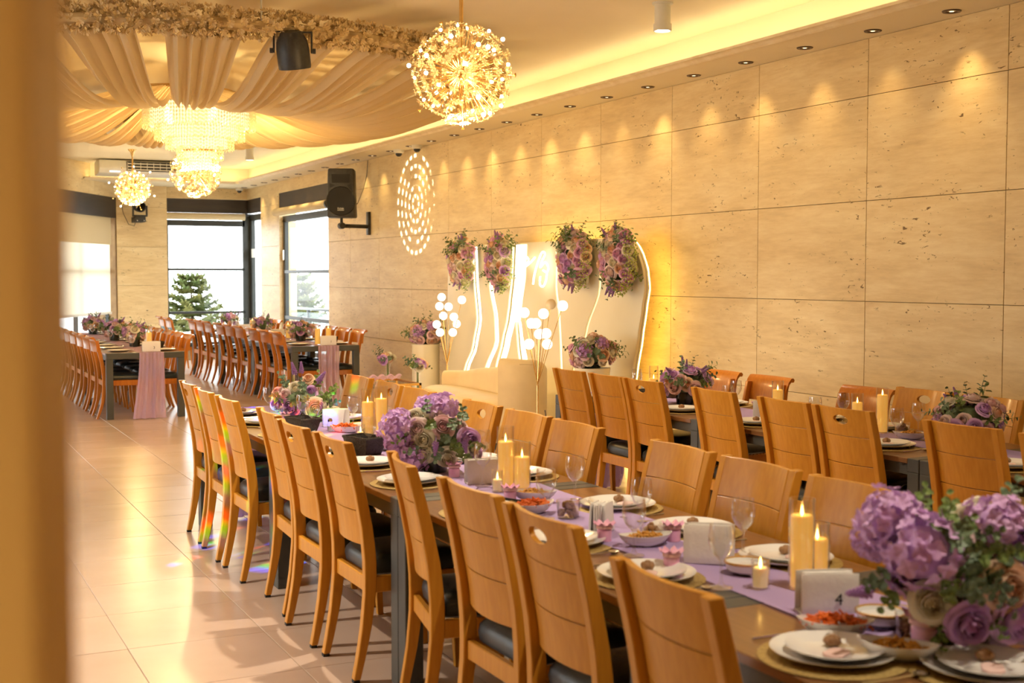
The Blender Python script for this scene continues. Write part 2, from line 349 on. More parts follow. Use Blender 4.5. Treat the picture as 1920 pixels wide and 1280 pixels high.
wr = struct('wall_right', MB().box(W + .012, W + .30, -2.3, 19.21, 0, 3.9).box(W + .012, W + .30, 22.05, 23.26, 0, 3.9).box(W + .012, W + .3, 19.21, 22.05, 3.07, 3.9)
            .box(W + .012, W + .3, 23.26, D + .3, 3.07, 3.9).box(W + .012, W + .3, 19.21, 22.05, 0, .25).box(W + .012, W + .3, 23.26, D + .3, 0, .25).mesh('wall_right', M['grout'], False))
clad(wr, (W, -2.0), (W, 19.21), ROWS, [j + 2.0 for j in JY], R(90))
clad(wr, (W, 22.05), (W, 23.26), ROWS, [], R(90))
clad(wr, (W, 19.21), (W, 22.05), [(3.06, ZS)], [1.3], R(90)); clad(wr, (W, 23.26), (W, D), [(3.06, ZS)], [], R(90))
O('reveal', MB().box(W - .012, W + .3, 22.03, 22.054, .25, 3.06).box(W - .012, W + .3, 19.2, 19.214, .25, 3.06).box(W - .012, W + .3, 23.25, 23.27, .25, 3.06).box(W - .012, W + .3, 19.21, 22.05, .23, .255).mesh('reveal', M['trav'], False), wr)
wb = struct('wall_back', MB().box(4.62, W + .3, D + .012, D + .3, 3.07, 3.9).box(3.6, 4.62, D - .13, D + .3, 0, 3.9).box(4.62, W + .3, D + .012, D + .3, 0, .25).mesh('wall_back', M['grout'], False))
clad(wb, (3.72, D - .145), (4.63, D - .145), ROWS, [], 0); clad(wb, (4.62, D), (W, D), [(3.06, ZS)], [.8], 0)
O('reveal', MB().box(4.615, 4.64, D - .15, D + .3, 0, ZS).mesh('reveal', M['trav'], False), wb)
# oblique left wall with its windows
OD = Vector((-.5, -.866)); P0 = Vector((3.72, D - .15)); ON = Vector((.866, -.5))
def ob(t, n=0): return P0 + OD * t + ON * n
RZO = math.atan2(OD.y, OD.x)
def obox(mb, t0, t1, n0, n1, z0, z1):
    ps = [ob(t0, n0), ob(t1, n0), ob(t1, n1), ob(t0, n1)]
    return mb.loops([[(p.x, p.y, z0) for p in ps], [(p.x, p.y, z1) for p in ps]])
WIN = [(.06, 2.9), (3.5, 6.3), (6.9, 9.7), (10.3, 13.1)]
mb = MB(); obox(mb, -.2, 15, -.35, -.012, 3.02, 3.9); obox(mb, -.2, 15, -.35, -.012, 0, .3)
ed = [-.2] + [t for w_ in WIN for t in w_] + [15]
for a, b in zip(ed[::2], ed[1::2]): obox(mb, a, b, -.35, -.012, .3, 3.02)
wl = struct('wall_left', mb.mesh('wall_left', M['grout'], False))
def oclad(t0, t1, rows):
    c = ob((t0 + t1) / 2)
    for z0, z1 in rows: O('slab', slab_me(t1 - t0, z1 - z0), wl, (c.x, c.y, (z0 + z1) / 2), (0, 0, RZO))
for t in range(0, 15): oclad(t + .0, t + 1.0, [(3.03, ZC)])
for a, b in zip(ed[2::2], ed[3::2]): oclad(a, b, [(0, .715), (.715, 1.425), (1.425, 2.135), (2.135, 2.87)])
for k, (t0, t1) in enumerate(WIN):
    mb = MB(); obox(mb, t0, t1, -.20, -.14, 2.55, 2.66); obox(mb, t0, t1, -.20, -.14, .28, .36)
    for t in (t0 - .05, (t0 + t1) / 2 - .03, t1 - .03): obox(mb, t, t + .07, -.20, -.14, .3, 2.6)
    obox(mb, t0, t1, -.2, -.14, 1.66, 1.72)
    wn = struct('window_%d' % (4 + k), mb.mesh('window_frame', M['alu'], False))
    for ta, tb in ((t0 + .02, (t0 + t1) / 2 - .03), ((t0 + t1) / 2 + .04, t1 - .07)):
        O('pane', MB().sheet(lambda u, v: (*ob(ta + (tb - ta) * u, -.172), .36 + 2.19 * v), 1, 1).raw('pane', M['pane'], False), wn)
    fa = MB(); obox(fa, t0 - .02, t1 + .02, -.06, .016, 2.66, 3.03); O('fascia', fa.mesh('fascia', M['brown'], False), wn)
    up = MB(); obox(up, t0 + .12, t1, -.035, -.032, 2.17, 2.66); O('upper_blind', up.mesh('upper_blind', M['blindup'], False), wn)  # blind top gets no light behind it; that dimness painted as beige fabric
    lo = MB(); obox(lo, t0 + .16, t1, -.045, -.042, .93, 2.18); O('lower_blind', lo.mesh('lower_blind', M['blind'], False), wn)
    hb = MB(); obox(hb, t0 + .14, t1, -.055, -.03, .90, .945); O('hem_bar', hb.mesh('hem_bar', M['acwhite'], False), wn)
mb = MB().box(-4.2, -3.78, -2.3, 5.7, 0, 3.9).box(-4.2, -3.78, 11.0, 11.4, 0, 3.9).box(-4.2, -3.78, 5.7, 11.0, 0, .45).box(-4.2, -3.78, 5.7, 11.0, 2.6, 3.9)
struct('wall_side', mb.mesh('wall_side', M['trav'], False))
mb = MB().box(-3.95, -3.88, 5.7, 11.0, .45, .53).box(-3.95, -3.88, 5.7, 11.0, 2.5, 2.6)
for k in range(5): mb.box(-3.95, -3.88, 5.7 + k * 1.3, 5.8 + k * 1.3, .45, 2.6)
w8 = struct('window_8', mb.mesh('window_frame', M['alu'], False))
for k in range(4): O('pane', MB().sheet(lambda u, v: (-3.92, 5.8 + k * 1.3 + 1.2 * u, .53 + 1.97 * v), 1, 1).raw('pane', M['pane'], False), w8)
wk = struct('wall_near', MB().box(-4.2, W + .3, -2.4, -2.0, 0, 3.9).mesh('wall_near', M['trav'], False))
# blurred door jamb right beside the camera
def cpt(px, zc): return FW.to_2d().normalized() * zc + RT.to_2d() * ((px - 960) / 2367 * zc)
jp = [cpt(-300, .44), cpt(62, .47), cpt(131, .54), cpt(90, .72), cpt(-330, .72)]
struct('trim_1', MB().loops([[(p.x, p.y, 0) for p in jp], [(p.x, p.y, 3.5) for p in jp]]).mesh('door_jamb', M['jamb'], False, bevel=.004))

# ------------------------------------------------------------------ windows in the corner
def vframe(x0, x1, y0, y1, zs): pass
wx0, wx1 = W + .06, W + .13
mb = MB().box(wx0, wx1, 19.21, 22.05, 2.55, 2.66).box(wx0, wx1, 19.21, 22.05, .25, .33)
for y in (19.21, 21.92): mb.box(wx0, wx1, y, y + .13, .25, 2.6)
w1 = struct('window_1', mb.mesh('window_frame', M['alu'], False, bevel=.004, seg=1))
O('sash', MB().box(W + .03, W + .07, 19.3, 21.86, 1.645, 1.70).box(W + .03, W + .07, 19.3, 21.86, .84, .90).mesh('sash', M['alu'], False, bevel=.004), w1)
O('pane', MB().sheet(lambda u, v: (W + .09, 19.34 + (21.92 - 19.34) * u, 1.70 + (2.55 - 1.70) * v), 1, 1).mesh('pane', M['pane'], False), w1)
O('pane', MB().sheet(lambda u, v: (W + .09, 19.34 + (21.92 - 19.34) * u, .33 + (1.65 - .33) * v), 1, 1).mesh('pane', M['pane'], False), w1)
O('fascia', MB().box(W - .005, W + .06, 19.21, 22.05, 2.80, 3.06).mesh('fascia', M['brown'], False), w1)
O('blind_roll', MB().tube([(W - .03, 19.15, 2.73), (W - .03, 22.22, 2.73)], .068, 14).mesh('blind_roll', M['blindup']), w1, label='rolled-up beige blind')
O('roll_cap', MB().tube([(W - .03, 19.10, 2.73), (W - .03, 19.17, 2.73)], .072, 14).mesh('roll_cap', M['black']), w1)
O('handle', MB().box(W + .02, W + .05, 21.93, 21.96, 1.88, 2.06).mesh('handle', M['acwhite'], bevel=.006), w1)
yb0, yb1 = D + .05, D + .12
mb = MB().box(4.64, 6.16, yb0, yb1, 2.55, 2.66).box(4.64, 6.16, yb0, yb1, .25, .33).box(4.64, 4.70, yb0, yb1, .25, 2.6).box(6.12, 6.34, yb0, yb1, .25, 2.8).box(4.64, 6.16, yb0, yb1, 1.70, 1.745).box(4.64, 6.16, yb0, yb1, .875, .92)
w2 = struct('window_2', mb.mesh('window_frame', M['alu'], False, bevel=.004, seg=1))
for z0, z1 in ((1.745, 2.55), (.92, 1.70), (.33, .875)): O('pane', MB().sheet(lambda u, v: (4.70 + 1.42 * u, D + .08, z0 + (z1 - z0) * v), 1, 1).mesh('pane', M['pane'], False), w2)
O('fascia', MB().box(4.63, 6.205, D - .005, D + .05, 2.80, 3.06).mesh('fascia', M['brown'], False), w2)
O('blind_roll', MB().tube([(4.64, D - .03, 2.73), (6.14, D - .03, 2.73)], .066, 14).mesh('blind_roll', M['blindup']), w2, label='rolled-up beige blind')
w3 = struct('window_3', MB().box(wx0, wx1, 23.26, 24.42, 2.66, 2.78).box(wx0, wx1, 23.26, 24.42, .25, .33).box(wx0, wx1, 24.22, 24.42, .25, 2.7).box(wx0, wx1, 23.26, 23.34, .25, 2.7).mesh('window_frame', M['alu'], False, bevel=.004, seg=1))
O('fascia', MB().box(W - .005, W + .06, 23.26, D, 2.80, 3.06).mesh('fascia', M['brown'], False), w3)
O('pane', MB().sheet(lambda u, v: (W + .09, 23.34 + .88 * u, .33 + 2.33 * v), 1, 1).mesh('pane', M['pane'], False), w3)
O('sash', MB().box(W + .05, W + .09, 23.34, 24.22, 1.95, 2.12).mesh('sash', M['acwhite'], False, bevel=.004), w3)

# ------------------------------------------------------------------ ceiling, soffits, cove
struct('ceiling', MB().box(-4.2, W + .3, -2.4, D + .4, ZC, ZC + .35).mesh('ceiling', M['ceil'], False))
XL, YL = 5.62, 22.80
struct('ceiling_soffit', MB().box(XL + .06, W + .02, -2.3, D + .2, ZS, ZS + .03).box(3.0, XL + .06, YL + .06, D + .2, ZS, ZS + .03)
       .box(5.93, W + .02, -2.3, D + .2, ZS + .03, ZC).box(3.0, 5.93, 23.12, D + .2, ZS + .03, ZC).mesh('ceiling_soffit', M['ceil'], False))
prof = [(.085, .0), (.075, -.008), (.066, -.004), (.058, .004), (.045, .016), (.028, .022), (.012, .022), (.004, .016), (0, .016), (0, .036), (.085, .036)]
struct('trim_2', MB().loops([[(XL + p, y, ZS + q) for p, q in prof] for y in (-2.3, YL)]).mesh('cornice', M['mould'], True, angle=25))
struct('trim_3', MB().loops([[(x, YL + p, ZS + q) for p, q in prof] for x in (3.0, XL)]).mesh('cornice', M['mould'], True, angle=25))
def tag_light(o): return o
led = struct('trim_4', MB().box(XL + .10, XL + .12, -2.2, YL + .2, ZS + .031, ZS + .045).box(3.1, XL + .1, YL + .12, YL + .14, ZS + .031, ZS + .045).mesh('cove_led_strip', M['led'], False))

# ------------------------------------------------------------------ outside: terrace, railing, trees
struct('ground_terrace', MB().box(-40, 70, 24.8, 90, -.6, -.25).box(-40, -4.3, -20, 24.8, -.6, -.25).box(6.6, 70, -20, 24.8, -.6, -.25).mesh('ground_terrace', M['terrace'], False))
def pine(label, loc, h, seed):
    rn = seeded('pine', seed); t = thing('norfolk_pine', label, 'tree', loc)
    O('trunk', MB().tube([(0, 0, 0), (.02, 0, h * .5), (0, .02, h)], [.05, .035, .01], 8).mesh('trunk', M['bark']), t)
    for k in range(8):
        z = h * (.34 + .62 * k / 7) + rn.uniform(-.04, .04); L_ = h * .27 * (1 - (k / 8.2) ** 2) * rn.uniform(.8, 1.2) + .12
        mb = MB()
        for q in range(7):
            a = 2 * math.pi * q / 7 + k * .5 + rn.uniform(-.2, .2); d = Vector((math.cos(a), math.sin(a), 0)); sd = Vector((-d.y, d.x, 0))
            tip = lambda s_: d * L_ * s_ + Vector((0, 0, z + L_ * (.1 * s_ + .22 * s_ * s_)))
            mb.tube([tip(i / 4) for i in range(5)], [.012, .01, .008, .006, .003], 4)
            for i in range(16):
                s_ = .15 + .85 * i / 15
                for sg in (-1, 1):
                    p = tip(s_); l2 = .30 * L_ * (1.15 - s_) + .07; e = p + (sd * sg * .8 + d * .6) * l2 + Vector((0, 0, rn.uniform(-.06, .10)))
                    wv = Vector((0, 0, .026)) + d * .03; mb.add([p - wv * .5, e, p + wv * .5 + d * .03], [(0, 1, 2)]); mb.add([p, (p + e) / 2 + Vector((0, 0, .05)), e], [(0, 1, 2)])
        O('branch_whorl', mb.raw('branch_whorl', M['pine'], False), t)
    return t
pine('potted norfolk pine outside the tall back window', (5.75, 27.4, -.25), 1.85, 1)
pine('norfolk pine outside the side window near the loudspeaker', (8.15, 27.6, -.25), 1.8, 2)
rl = thing('glass_railing', 'pale blue glass railing with grey posts outside the side window', 'railing', (0, 0, 0))
for k in range(6): O('post', MB().box(7.6, 7.66, 19 + k * 1.5, 19.06 + k * 1.5, -.25, .95).mesh('post', M['alu'], False), rl)
for k in range(5): O('railing_panel', MB().box(7.62, 7.64, 19.08 + k * 1.5, 20.48 + k * 1.5, -.15, .85).mesh('railing_panel', M['railglass'], False), rl)
O('top_rail', MB().box(7.59, 7.67, 18.9, 26.6, .9, .95).mesh('top_rail', M['alu'], False), rl)
# ------------------------------------------------------------------ recessed downlights along the stone wall
def spot(name, parent, loc, power, size, blend, col=WARM, rad=.03, rot=(0, 0, 0)):
    l = bpy.data.lights.new(name, 'SPOT'); l.energy = power; l.spot_size = R(size); l.spot_blend = blend; l.color = col; l.shadow_soft_size = rad
    o = bpy.data.objects.new(name, l); COL.objects.link(o); o.location = loc; o.rotation_euler = rot; o.parent = parent; return o
def point(name, parent, loc, power, rad, col=WARM):
    l = bpy.data.lights.new(name, 'POINT'); l.energy = power; l.color = col; l.shadow_soft_size = rad
    o = bpy.data.objects.new(name, l); COL.objects.link(o); o.location = loc; o.parent = parent; return o
ring_me = MB().lathe([(.034, -.001), (.038, -.006), (.056, -.007), (.060, -.002), (.060, .0)], 20, cap=False).mesh('ring', M['recess'])
lens_me = MB().lathe([(.002, .001), (.030, .0)], 16, cap=False).raw('lens', emat('downlight_lens', (1, .75, .4), 3))
cup_me = MB().lathe([(.036, -.002), (.028, .0015), (.002, .0015)], 16, cap=False).mesh('reflector', M['recess'])
YD = [6.0 + .7125 * k for k in range(0, 26)]
nd = 0
for k, y in enumerate(YD):
    vis = proj((6.02, y, ZS))[1] > -20 and y > 5.5
    nd += vis
    lab = 'bronze-rimmed recessed downlight, %s from the right along the stone wall' % ORD[max(nd, 1)]
    t = thing('downlight', lab, 'downlight', (6.02, y, ZS - .001), 0, 'downlights above the stone wall')
    O('ring', ring_me, t); O('reflector', cup_me, t); O('lens', lens_me, t, (0, 0, -.0035), scale=.5)
    rn = seeded('dl', k)
    spot('downlight_beam', t, (0, 0, -.012), P_DOWN * rn.choice([.5, .8, 1.0, 1.2, 1.4]), 78, 1.0, (1, .68, .28), .02)
# ------------------------------------------------------------------ surface cylinder spots on the ceiling
def cyl_light(loc, lab, power=P_CYL, sz=75, tilt=(0, 0, 0)):
    t = thing('ceiling_spot', lab, 'ceiling light', loc, 0, 'white cylinder spots on the ceiling')
    O('base_plate', MB().lathe([(.075, 0), (.075, -.012), (.06, -.012)], 20).mesh('base_plate', M['acwhite']), t)
    O('housing', MB().lathe([(.058, -.012), (.058, -.15), (.066, -.152), (.066, -.20), (.058, -.202), (.052, -.185)], 24, cap=False).mesh('housing', M['acwhite']), t)
    O('lens', MB().lathe([(.054, -.19), (.001, -.188)], 20, cap=False).raw('lens', M['bulb']), t)
    spot('ceiling_spot_beam', t, (0, 0, -.215), power, sz, .6, (1, .86, .64), .035, tilt)
cyl_light((5.0, 7.75, ZC), 'white cylinder spot lamp on the ceiling right of the round crystal chandelier')
cyl_light((4.92, 19.1, ZC), 'small white cylinder spot lamp on the far ceiling beside the tiered chandelier')
for (x, y, p, wh) in ((2.35, 5.55, 2.2, 'over the middle of the front table'), (2.4, 2.0, 1.35, 'over the near end of the front table'), (-.9, 5.9, 3.2, 'added over the aisle to brighten the chairs'), (-1.0, -.6, 1.7, 'added behind the camera to brighten the jamb'), (4.9, 2.5, .8, 'over the near end of the stone-wall table'), (-.6, 12, 1, 'left of the draped canopy')):  # aisle and camera spots are unseen extras, added to brighten chairs and jamb
    cyl_light((x, y, ZC), 'white cylinder ceiling spot outside the picture, ' + wh, P_CYL * p, 116 if 'aisle' in wh else 95)

# ------------------------------------------------------------------ burst chandeliers: gold rods, crystal flowers, bulbs
def fib(n, seed=0):
    g = math.pi * (3 - math.sqrt(5)); out = []
    for i in range(n):
        z = 1 - 2 * (i + .5) / n; r = math.sqrt(1 - z * z); a = g * i + seed; out.append(Vector((r * math.cos(a), r * math.sin(a), z)))
    return out
def burst_meshes(n, RR, key):
    rn = seeded('burst', key); rods = MB(); fl_ = MB(); be = MB()
    for d in fib(n):
        d = (d + Vector((rn.uniform(-.08, .08), rn.uniform(-.08, .08), rn.uniform(-.08, .08)))).normalized(); r = RR * rn.uniform(.86, 1.0)
        rods.tube([d * .03, d * r], .0016, 3, cap=False)
        a = d.orthogonal().normalized(); b = d.cross(a); c = d * r; s_ = rn.uniform(.018, .032)
        for q in range(6):
            t0, t1, t2 = [q * math.pi / 3 + e for e in (-.42, 0, .42)]
            P = lambda t, s2, up: c + (a * math.cos(t) + b * math.sin(t)) * s_ * s2 + d * up
            fl_.add([c, P(t0, .8, .006), P(t1, 1.1, .012), P(t2, .8, .006)], [(0, 1, 2, 3)])
        be.octa(c + d * .008, .007)
        if rn.random() < .6: be.octa(d * r * rn.uniform(.45, .8), .006)
    return rods.raw('rods', M['gold'], False), fl_.raw('crystal_flowers', M['crystal'], False), be.raw('beads', M['crystal'], False)
BM = burst_meshes(300, .295, 1); BM2 = burst_meshes(380, .275, 2)
bulb_me = MB().ball((0, 0, 0), .0125, 10, 6).mesh('bulb', M['bulb'])
tip_me = MB().tube([(0, 0, -.30), (0, 0, 0)], .003, 5).lathe([(.004, 0), (.014, .012), (.002, .006)], 8).mesh('spike', M['gold'])
def burst(loc, lab, me, nb, RR, spikes, power, ext=1.28):
    t = thing('burst_chandelier', lab, 'chandelier', loc, 0, 'round crystal burst chandeliers')
    top = ZC - loc[2]
    O('hub', MB().ball((0, 0, 0), .045, 14, 10).mesh('hub', M['gold']), t)
    O('stem', MB().tube([(0, 0, .03), (0, 0, top)], .012, 10).mesh('stem', M['gold']), t)
    O('ceiling_cup', MB().lathe([(.012, top - .11), (.02, top - .1), (.03, top - .05), (.07, top - .004), (.07, top)], 16).mesh('ceiling_cup', M['gold']), t)
    O('rods', me[0], t, kind='stuff'); O('crystal_flowers', me[1], t, kind='stuff'); O('beads', me[2], t, kind='stuff')
    rn = seeded('bulbs', lab)
    for d in fib(nb, .7): O('bulb', bulb_me, t, d * RR * rn.uniform(.9, 1.0), scale=rn.uniform(.7, 1.15))
    for d in fib(spikes, 1.3): O('spike', tip_me, t, d * RR * ext, quat=d.to_track_quat('Z', 'Y')); 
    for d in fib(spikes, 1.3)[::2]: O('bulb', bulb_me, t, d * RR * (ext + .03), scale=1.0)
    point('chandelier_glow', t, (0, 0, -.0), power * .5, .09, WARM2)
    point('chandelier_glow', t, (0, 0, -.34), power * .5, .05, WARM2)
    return t
def at(px, py, zc): d = FW + RT * ((px - 960) / 2367) - UP * ((py - 640) / 2367); return Vector((0, 0, 1.61)) + d * zc
burst(at(865, 138, 7.3), 'large round gold burst chandelier with crystal flowers nearest the camera', BM, 26, .295, 14, P_BALL, 1.07)
burst(at(367, 322, 14.6), 'round gold burst chandelier hanging just behind and below the tiered chandelier', BM, 26, .295, 10, P_BALL * 1.3, 1.1)
burst(at(249, 352, 19.6), 'small dense round crystal chandelier with spikes near the air conditioner', BM2, 46, .275, 16, P_BALL * 1.2)

# ------------------------------------------------------------------ tiered crystal chandelier under the drapes
CC = Vector((2.50, 11.45))
tc_ = thing('tiered_chandelier', 'five-tier crystal chandelier hanging from the centre of the draped canopy', 'chandelier', (CC.x, CC.y, 0))
tiers = [(.49, 3.13, 2.90), (.39, 3.02, 2.80), (.295, 2.92, 2.72), (.20, 2.83, 2.63), (.155, 2.71, 2.53)]
for i, (r, zt, zb) in enumerate(tiers):
    O('tier_rim', MB().lathe([(r - .02, zt), (r + .006, zt), (r + .006, zt + .018), (r - .02, zt + .018)], 40, cap=False).mesh('tier_rim', M['gold']), tc_)
    mb = MB(); n = int(r * 230)
    for k in range(n):
        a = 2 * math.pi * k / n; ln = (zt - zb) * (1 if k % 2 else .94)
        for rr in (r, r - .03):
            c, s_ = math.cos(a + (0 if rr == r else .03)), math.sin(a + (0 if rr == r else .03)); nbd = 7
            for q in range(nbd):
                z0 = zt - ln * q / nbd; z1 = zt - ln * (q + .92) / nbd; h_ = .0085 * (r / .3) ** .3
                mb.add([(rr * c, rr * s_, z0), (rr * c - s_ * h_, rr * s_ + c * h_, (z0 + z1) / 2), (rr * c, rr * s_, z1), (rr * c + s_ * h_, rr * s_ - c * h_, (z0 + z1) / 2), ((rr + h_) * c, (rr + h_) * s_, (z0 + z1) / 2)], [(0, 1, 4), (1, 2, 4), (2, 3, 4), (3, 0, 4)])
    O('crystal_strands', mb.raw('crystal_strands', M['crystal'], False), tc_, kind='stuff')
    O('lit_core', MB().lathe([(r - .055, zt - .01), (r - .055, zb + .03)], 30, cap=False).raw('lit_core', M['tierglow']), tc_)
O('stem', MB().tube([(0, 0, 2.6), (0, 0, ZC)], .02, 8).mesh('stem', M['gold']), tc_)
point('tier_glow', tc_, (0, 0, 2.42), P_TIER * .8, .1, WARM2)
for a in range(3): point('tier_glow', tc_, (.60 * math.cos(a * 2.1), .60 * math.sin(a * 2.1), 2.80), P_TIER * .10, .06, WARM2)

# ------------------------------------------------------------------ draped ceiling canopy with blossom garland
CY = Vector((2.30, 11.30)); RG, ZG = 2.75, 3.30
cn = thing('ceiling_canopy', 'cream voile drapes gathered from a blossom ring to the tiered chandelier', 'canopy', (CY.x, CY.y, 0))
ND = 25; WD = .255
def drape(u, v):
    s_ = u; r = .42 + (RG - .42) * s_
    zc_ = 3.20 + (ZG - .07 - 3.20) * s_ ** 1.4 - .29 * math.sin(math.pi * s_) ** 1.3
    half = .045 + (WD - .045) * s_ ** .95; a = (v - .5) * 2
    fold = .030 * math.sin(v * 29 + .6 * math.sin(4 * s_)) * (.35 + .8 * s_) + .012 * math.sin(v * 61 + 2 * s_)
    return (r, a * half, zc_ + fold - .05 * (1 - a * a) * math.sin(math.pi * s_) * .4)
dm = MB().sheet(drape, 18, 30).mesh('drape', M['drape'])
for k in range(ND): O('drape', dm, cn, (0, 0, 0), (0, 0, 2 * math.pi * (k + .18) / ND))
O('inner_ring', MB().lathe([(.44, 3.18), (.47, 3.18), (.47, 3.22), (.44, 3.22)], 40, cap=False).mesh('inner_ring', M['gold']), cn)
g = O('garland', MB().loops([[((RG + .04 * math.cos(b)) * math.cos(a), (RG + .04 * math.cos(b)) * math.sin(a), ZG + .04 * math.sin(b)) for b in [2 * math.pi * q / 8 for q in range(8)]] for a in [2 * math.pi * k / 72 for k in range(73)]], False).mesh('garland', M['garl']), cn)
rn = seeded('garland'); mb = MB()
for k in range(6000):
    a = rn.uniform(0, 2 * math.pi); b = rn.uniform(0, 2 * math.pi); rr = .092 * rn.uniform(.3, 1.1) ** .6
    c = Vector(((RG + rr * math.cos(b)) * math.cos(a), (RG + rr * math.cos(b)) * math.sin(a), ZG + .01 + rr * math.sin(b)))
    d = Vector((math.cos(b) * math.cos(a), math.cos(b) * math.sin(a), math.sin(b))); e = d.orthogonal().normalized(); f = d.cross(e); ph = rn.uniform(0, 6.3)
    for q in range(7):
        t = ph + q * .9; m_ = e * math.cos(t) + f * math.sin(t); m2 = e * math.cos(t + .8) + f * math.sin(t + .8); s_ = rn.uniform(.016, .030)
        mb.add([c, c + m_ * s_ + d * rn.uniform(.005, .03), c + (m_ + m2) * s_ * .62 + d * rn.uniform(.01, .035), c + m2 * s_ + d * rn.uniform(.0, .03)], [(0, 1, 2, 3)])
O('blossoms', mb.raw('blossoms', M['garl'], False), g, kind='stuff')
for k in range(8): O('hanger', MB().tube([(RG * math.cos(k * .785), RG * math.sin(k * .785), ZG), (RG * math.cos(k * .785), RG * math.sin(k * .785), ZC)], .008, 5).mesh('hanger', M['acwhite']), cn)

# ------------------------------------------------------------------ black stage can hung from the garland
p = at(549, 94, 8.64)
t = thing('stage_spotlight', 'black stage spotlight can hanging from the blossom garland', 'spotlight', p, R(-20))
O('can', MB().lathe([(.03, .135), (.075, .12), (.105, .06), (.112, 0), (.112, -.11), (.108, -.125), (.10, -.115)], 28).mesh('can', M['black']), t, rot=(R(14), R(-6), 0))
O('lens', MB().lathe([(.10, -.112), (.001, -.108)], 24, cap=False).mesh('lens', M['grille']), t, rot=(R(14), R(-6), 0))
for s_ in (-1, 1):
    y = O('yoke_arm', MB().box(s_ * .128 - .006, s_ * .128 + .006, -.016, .016, -.02, .125).mesh('yoke_arm', M['black'], bevel=.003), t)
    O('knob', MB().tube([(s_ * .134, 0, -.005), (s_ * .155, 0, -.005)], .018, 10).mesh('knob', M['black']), y)
O('yoke_bar', MB().box(-.134, .134, -.012, .012, .118, .126).mesh('yoke_bar', M['black']), t)
O('hook', MB().tube([(0, 0, .16), (0, 0, .16)], .01, 6).mesh('hook', M['black']), t)

# ------------------------------------------------------------------ ceiling air conditioner, smoke dome, CCTV
t = thing('air_conditioner', 'long white air conditioner under the ceiling above the far left pillar', 'air conditioner', (3.75, 22.25, 3.30))
O('case', MB().loops([[(x, y, z) for y, z in ((-.28, .10), (-.20, .02), (.30, .0), (.30, .24), (-.24, .24))] for x in (-.62, .72)]).mesh('case', M['acwhite'], bevel=.015), t)
O('grille', MB().box(-.18, .70, -.292, -.25, .06, .22).mesh('grille', M['black'], False), t)
for k in range(3): O('louvre', MB().box(-.17, .69, -.30, -.285, .075 + k * .05, .09 + k * .05).mesh('louvre', M['acwhite'], False), t)
for k in range(9): O('louvre', MB().box(-.17 + k * .107, -.163 + k * .107, -.298, -.286, .07, .205).mesh('louvre', M['acwhite'], False), t)
O('display', MB().box(-.45, -.28, -.256, -.25, .05, .075).mesh('display', emat('panel_glow', (.9, .93, 1), 3), False), t, rot=(R(-40), 0, 0), loc=(0, -.08, -.16))
for (x, y, lab) in ((5.98, 24.02, 'white dome security camera above the corner window'), (6.05, 15.75, 'small dark dome camera on the soffit, left of two above the light pattern'), (6.05, 15.10, 'small dark dome camera on the soffit, right of two above the light pattern')):
    t = thing('security_camera', lab, 'camera', (x, y, ZS), 0, 'dome cameras')
    O('base', MB().lathe([(.07, 0), (.07, -.035), (.055, -.05)], 20).mesh('base', M['acwhite']), t)
    O('dome', MB().ball((0, 0, -.05), .045, 14, 8).mesh('dome', M['black']), t)
tag(O('smoke_detector', MB().lathe([(.06, 0), (.055, -.03), (.03, -.04), (.001, -.04)], 20).mesh('smoke_detector', M['acwhite']), None, (3.35, 7.6, ZC)), 'small round white smoke detector on the ceiling behind the garland', 'detector')

# ------------------------------------------------------------------ text helper
def text_mesh(body, size, mat, extrude=.0006):
    cu = bpy.data.curves.new('lettering', 'FONT'); cu.body = body; cu.size = size; cu.extrude = extrude; cu.align_x = 'CENTER'; cu.align_y = 'CENTER'
    o = bpy.data.objects.new('lettering', cu); COL.objects.link(o); bpy.context.view_layer.update()
    me = bpy.data.meshes.new_from_object(o.evaluated_get(bpy.context.evaluated_depsgraph_get())); bpy.data.objects.remove(o); me.materials.clear(); me.materials.append(mat); return me
# ------------------------------------------------------------------ loudspeaker on its wall arm
t = thing('loudspeaker', 'black loudspeaker mounted high on the stone wall beside the window', 'loudspeaker', (5.72, 17.12, 2.42), R(-24))
out = [(-.19, .16), (-.20, .12), (-.20, -.14), (-.185, -.18), (.185, -.18), (.20, -.14), (.20, .12), (.19, .16), (.12, .19), (-.12, .19)]
O('cabinet', MB().loops([[(x * s_, y, z) for x, y in out] for z, s_ in ((0, .95), (.02, 1), (.60, .93), (.66, .91), (.68, .86))]).mesh('cabinet', M['black'], bevel=.008), t)
O('woofer_grille', MB().lathe([(.205, -.02), (.205, .0), (.195, .012), (.001, .016)], 36, cap=False).mesh('woofer_grille', M['grille']), t, (0, -.181, .225), (R(90), 0, 0))
O('horn', MB().loops([[(x, y, z) for x, z in ((-.12 * s_, .53 - .05 * s_), (.12 * s_, .53 - .05 * s_), (.13 * s_, .53 + .07 * s_), (-.13 * s_, .53 + .07 * s_))] for y, s_ in ((-.183, 1), (-.12, .45))], True).mesh('horn', M['grille']), t)
for s_ in (-1, 1): O('port', MB().loops([[(s_ * (.12 + a), -.184, .44 + b) for a, b in ((-.035, 0), (.035, -.035), (.035, .035))], [(s_ * (.12 + a), -.19, .44 + b) for a, b in ((-.035, 0), (.035, -.035), (.035, .035))]]).mesh('port', M['pad'], False), t)
pl = O('badge', MB().box(-.05, .05, -.202, -.198, .095, .135).mesh('badge', M['black'], False), t)
O('lettering', text_mesh('Fidek', .042, pmat('badge_white', (.8, .78, .7), .5)), pl, (0, -.2035, .120), (R(90), 0, 0))
O('lettering', MB().box(-.047, .047, -.204, -.202, .093, .100).mesh('underline', M['acwhite'], False), pl)
t = thing('wall_bracket', 'black wall arm holding up the loudspeaker', 'bracket', (5.75, 17.33, 2.36))
